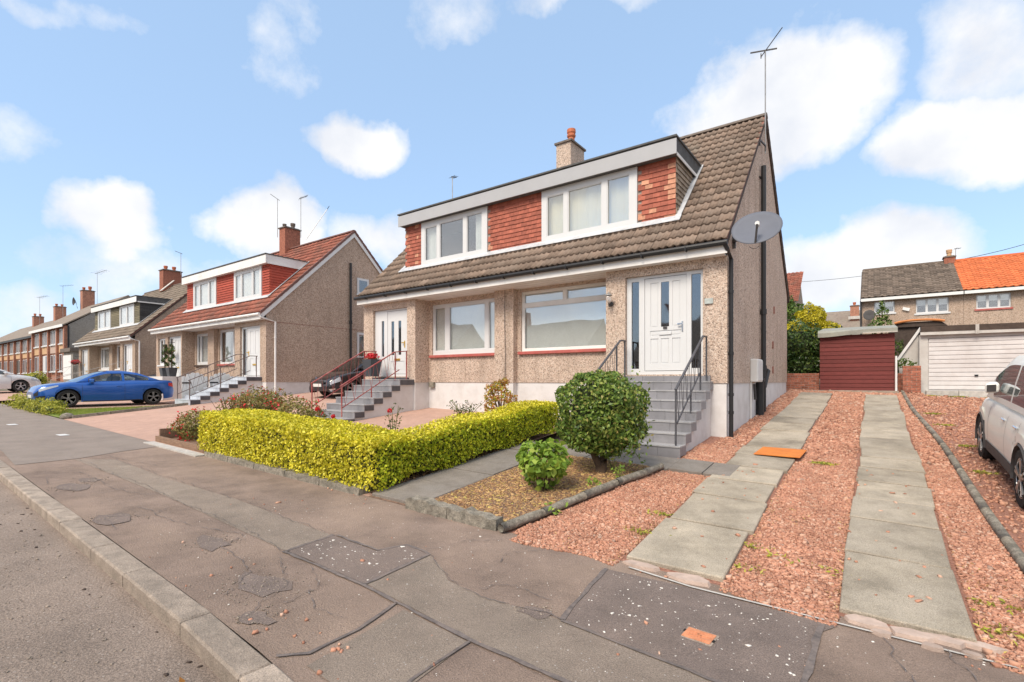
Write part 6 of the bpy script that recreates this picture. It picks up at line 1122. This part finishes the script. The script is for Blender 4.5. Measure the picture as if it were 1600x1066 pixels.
# roses and the coppery shrub by the left plinth
def rose(x, y, h, n, blooms, lb, nm='rose_plant', cat='rose', mat='lf_rose', w_=.25, blm='flower'):
    g = gz(x, y); r = thing(nm, lb, cat, (x, y, g)); m = MB(); Ps = []; tips = []
    for i in range(n):
        a = i * 2.4 + x; q = w_ * (.4 + .6 * random.random()); t = Vector((x + q * math.cos(a), y + q * math.sin(a), g + h * random.uniform(.6, 1.))); b0 = Vector((x + .04 * math.cos(a), y + .04 * math.sin(a), g)); m.tube([b0, b0.lerp(t, .5) + Vector((0, 0, .05)), t], [.01, .007, .004], 5); tips.append(t)
        for k in range(16): s_ = random.uniform(.25, 1.); p = b0.lerp(t, s_); Ps.append((p.x + random.gauss(0, .06), p.y + random.gauss(0, .06), p.z + random.gauss(0, .04)))
    m.build('stem', MT['stem'], r, 'stuff'); leaves('foliage', np.array(Ps), up1(len(Ps)), .07, MT[mat], r, aspect=.6, jit=.8)
    for k in range(blooms):
        p = tips[k % len(tips)] + Vector((random.gauss(0, .03), random.gauss(0, .03), .03)); a, b = blob(tuple(p), (.05, .05, .045), 40, 2, .1, .4); leaves('bloom', a, b, .05, MT[blm], r, aspect=.8, jit=.4)
    return r
rose(-9.75, 6.35, .62, 7, 3, 'rose plant with a cluster of bright pink red blooms above the yellow hedge'); rose(-8.55, 7.35, .72, 5, 1, 'thin straggly rose with one red bud near the left plinth'); rose(-11.3, 7.0, .55, 5, 0, 'leggy rose with dark stems beside the red flowered bush', w_=.3); rose(-10.75, 7.1, .5, 4, 0, 'small leafy rose with dark leaves left of the slate grey steps', w_=.2)
rose(-8.25, 9.4, .62, 12, 0, 'loose dark leaved shrub against the white plinth, left of the coppery shrub', 'leafy_shrub', 'shrub', w_=.5)
cs = thing('coppery_shrub', 'shrub with yellow and coppery leaves on bare twisting stems against the plinth', 'shrub', (-7.25, 9.55, gz(-7.25, 9.55))); Ps, Ns = [], []; m = MB(); g0 = gz(-7.25, 9.55)
for (dx, dz, r_, n) in ((-.1, .92, .16, 170), (.03, 1.02, .13, 130), (-.32, .84, .19, 230), (-.4, .62, .17, 200), (.3, .64, .22, 300), (.4, .42, .16, 170), (-.3, .42, .18, 180), (.18, .84, .12, 80), (.0, .3, .2, 120), (.42, .2, .16, 120), (-.1, .62, .1, 60)):
    a, b = blob((-7.25 + dx, 9.55 + random.uniform(-.15, .1), g0 + dz), (r_, r_, r_ * .8), n, 2, .2, .4); Ps.append(a); Ns.append(b); m.tube([(-7.28, 9.55, g0), (-7.25 + dx * .3, 9.55, g0 + dz * .45), (-7.25 + dx, 9.55, g0 + dz)], [.03, .02, .008], 6)
leaves('foliage', np.concatenate(Ps), np.concatenate(Ns), .062, MT['lf_multi'], cs, aspect=.55, jit=.8); m.build('stem', MT['bark'], cs, 'stuff')
# low yellow hedge in front of the blue car
lh = thing('low_shrub', 'low feathery yellow green shrub at the pavement edge before the blue car', 'shrub', (-22.6, 4.5, gz(-22.6, 4.5))); Ps, Ns = [], []
for i in range(9): a, b = blob((-22.0 - i * .62, 4.5 + .1 * math.sin(i * 2), gz(-22, 4.3) + .10 + .016 * i), (.44, .36, .36 + .05 * math.sin(i * 1.7)), 620, 2, .25, .5); Ps.append(a); Ns.append(b)
leaves('foliage', np.concatenate(Ps), np.concatenate(Ns), .10, MT['lf_low'], lh, aspect=.35, jit=.8); core('twig_mass', (-24.4, 4.5, gz(-24, 4.3) + .06), (2.5, .26, .2), MT['gtwig'], lh)
def shrub(nm, lb, cat, blobs, size, mat, cmat='gtwig', trunk=None, aspect=.5, jit=.8, cs=.68, droop=.3, inner=.6):
    b0 = blobs[0][0]; r = thing(nm, lb, cat, (b0[0], b0[1], gz(b0[0], b0[1]))); Ps, Ns = [], []
    for (c_, r_, n) in blobs:
        a, b = blob(c_, r_, n, 2.1, .2, inner); Ps.append(a); Ns.append(b)
        if cs: core('branch_mass', c_, tuple(v * cs for v in r_), MT[cmat], r, 8)
    leaves('foliage', np.concatenate(Ps), np.concatenate(Ns), size, MT[mat], r, aspect=aspect, jit=jit, droop=droop)
    if trunk:
        m = MB()
        for t in trunk: m.tube(t[0], t[1], 7)
        m.build('trunk', MT['bark'], r)
    return r
shrub('terrace_shrub', 'rounded green bush in front of the brick terrace beyond the blue car', 'bush', [((-45, 8.3, 1.75), (.9, .6, .5), 900), ((-46.2, 8.3, 1.7), (.8, .6, .42), 700)], .14, 'lf_low')
# rear greenery
shrub('laurel_hedge', 'dense dark glossy hedge on the brick wall between the house and shed', 'hedge', [((-2.1, 20.5, 2.9), (.75, .7, .85), 2600), ((-2.0, 20.3, 2.2), (.75, .5, .45), 1300), ((-1.2, 21.8, 2.9), (.8, .6, .8), 700), ((-3.2, 20.8, 2.8), (.9, .7, .8), 900)], .11, 'lf_laurel', droop=.4)
shrub('yellow_conifer', 'rounded bright yellow conifer rising above the dark hedge', 'conifer', [((-2.35, 26.5, 4.35), (.62, .6, .75), 5200), ((-2.95, 26.4, 3.9), (.75, .6, .5), 3400), ((-1.75, 26.5, 3.9), (.5, .5, .45), 2000)], .11, 'lf_yel', 'twig', aspect=.45, cs=.5, inner=.75)
shrub('garden_tree', 'airy green tree behind the yellow conifer and dark hedge', 'tree', [((-4.3, 30, 5.3), (1.0, .9, .9), 1100), ((-3.5, 30, 5.0), (.8, .7, .7), 700), ((-3.2, 30.2, 4.4), (.7, .7, .6), 500), ((-4.6, 30, 4.4), (1.1, .9, .8), 900), ((-3.9, 30.1, 5.85), (.5, .5, .4), 260)], .2, 'lf_tree', cs=0, trunk=[([(-4.2, 30, 1.6), (-4.15, 30, 3.6), (-4.3, 30, 5.2)], [.14, .1, .04]), ([(-4.15, 30, 3.4), (-3.6, 30, 4.4), (-3.2, 30, 5.2)], [.07, .05, .02])])
shrub('young_tree', 'young pale green tree showing over the right end of the red shed', 'tree', [((.24, 26, 4.0), (.42, .4, .38), 330), ((.3, 26, 4.45), (.26, .25, .3), 160), ((.3, 26, 4.85), (.11, .1, .22), 60)], .12, 'lf_tree', cs=0, trunk=[([(.25, 26, 1.6), (.27, 26, 3.6), (.3, 26, 4.95)], [.06, .04, .012])])
shrub('gap_shrub', 'green shrub filling the narrow gap between the shed and garage', 'shrub', [((.68, 20.9, 2.2), (.22, .4, .9), 500), ((.8, 19.85, 2.25), (.22, .12, .14), 120)], .09, 'lf_tree', cs=0)
shrub('far_tree', 'green tree at the far left end of the street', 'tree', [((-104, 12, 4.2), (3, 3, 3.2), 2200), ((-110, 14, 4), (4, 4, 3.6), 2200), ((-116, 8, 4), (6, 5, 3.5), 2400)], .6, 'lf_far', cs=.5)
for i, (x, y, s_) in enumerate(((-70, 70, 6), (-20, 90, 7), (30, 80, 6), (60, 60, 7), (-120, 60, 8))): pass
# ------------------------------------------------------------------ pots and baskets
def pot(x, y, z, r_, h, lb, plant):
    t = thing('plant_pot', lb, 'plant pot', (x, y, z)); k = 4
    m = MB(); s0, s1 = r_ * .72, r_; V = [(x + a * s, y + b * s, z + c) for s, c in ((s0, 0), (s1, h), (s1 * .85, h), (s1 * .85, h - .06)) for a, b in ((-1, -1), (1, -1), (1, 1), (-1, 1))]
    m.add(V, [(3, 2, 1, 0), (12, 13, 14, 15)] + [(q * 4 + i, q * 4 + (i + 1) % 4, q * 4 + 4 + (i + 1) % 4, q * 4 + 4 + i) for q in range(3) for i in range(4)]); m.build('pot', MT['planter'], t); plant(t, x, y, z + h)
def geran(t, x, y, z): a, b = blob((x, y, z + .08), (.2, .2, .13), 260, 2, .15, .4); leaves('bloom', a, b, .06, MT['flower'], t, aspect=.8); a, b = blob((x, y, z + .02), (.2, .2, .06), 90, 2, .1, .5); leaves('foliage', a, b, .06, MT['lf_tree'], t)
pot(-12.42, 9.85, 1.83, .21, .52, 'tall dark planter of red geraniums at the top of the slate grey steps', geran)
def spiral(t, x, y, z):
    Ps = []; Ns = []
    for i in range(900): u = i / 900; a = u * 2 * pi * 2.6; rr = .17 * (1 - .5 * u); p = (x + rr * .7 * math.cos(a) + random.gauss(0, .032), y + rr * .7 * math.sin(a) + random.gauss(0, .032), z + .1 + u * 1.0 + random.gauss(0, .035)); Ps.append(p); Ns.append((math.cos(a), math.sin(a), .3))
    leaves('foliage', np.array(Ps), np.array(Ns), .055, MT['lf_laurel'], t); MB().tube([(x, y, z - .05), (x, y, z + 1.1)], .025, 6).build('trunk', MT['bark'], t)
pot(-27.75, 9.7, 1.9, .19, .42, 'left of two spiral topiaries in dark planters by a white door', spiral); pot(-26.95, 9.7, 1.9, .19, .42, 'right of two spiral topiaries in dark planters by a white door', spiral)
def basket(x, y, z, lb, mat, s_=.22):
    t = thing('hanging_basket', lb, 'hanging basket', (x, y, z)); MB().lathe((x, y, z), [(.03, -.16), (s_ * .7, -.1), (s_, 0)], 12).build('bowl', MT['wood'], t); a, b = blob((x, y, z + .03), (s_ * 1.1, s_ * 1.1, s_ * .7), 300, 2, .15, .5); leaves('foliage', a, b, .07, MT[mat], t); m = MB(); m.bar((x, 10.3 if x > -35 else 10.9, z + .45), (x, y - .05, z + .45), .02, .02); m.tube([(x, y, z), (x, y, z + .45)], .006, 4); m.build('bracket', MT['dark'], t)
basket(-28.2, 10.05, 3.15, 'hanging basket on the white door above the spiral topiaries', 'lf_fuch'); basket(-46.3, 10.6, 3.0, 'red flowered hanging basket at the left door of the buff house', 'flower', .26)
tag(MB().box(-29.35, -29.15, 10.2, 10.299, 3.25, 3.55).build('carriage_lamp', MT['dark'], None, org=(-29.8, 10.25, 3.2)), 'small dark lamp beside the hanging basket door of the red roofed house', 'wall lamp')
# ------------------------------------------------------------------ homes across the road, met only as reflections in the window panes
for (xc, hgt, lb) in ((-9.5, 6.6, 'brown roofed house across the road behind the camera, nearest'), (-24, 7.0, 'brown roofed house across the road behind the camera, middle'), (-39, 7.2, 'brown roofed house across the road behind the camera, farthest')):
    b = -.026 * xc - .5; r = thing('opposite_house', lb, 'house', (xc, -18, b), 'houses across the road'); MB().box(xc - 4.8, xc + 4.8, -22, -14, b - .5, b + 3.6).build('wall', MT['cast_b'], r)
    MB().prism([(xc - 5, -13.6, b + 3.5), (xc - 5, -18, b + hgt), (xc - 5, -22.4, b + 3.5)], (10, 0, 0)).build('roof', MT['tile_c'], r); MB().box(xc - 3.6, xc - 2.9, -18.5, -17.5, b + 5.5, b + hgt + 1).build('chimney', MT['brick'], r)
    for k in (-3, .6): MB().box(xc + k, xc + k + 2, -14, -13.93, b + 1.2, b + 2.6).build('window', MT['upvc'], r); MB().box(xc + k + .1, xc + k + 1.9, -13.929, -13.9, b + 1.3, b + 2.5).build('pane', MT['dark'], r)
    MB().box(xc - .7, xc + .3, -14, -13.95, b + .2, b + 2.3).build('door', MT['upvc'], r)
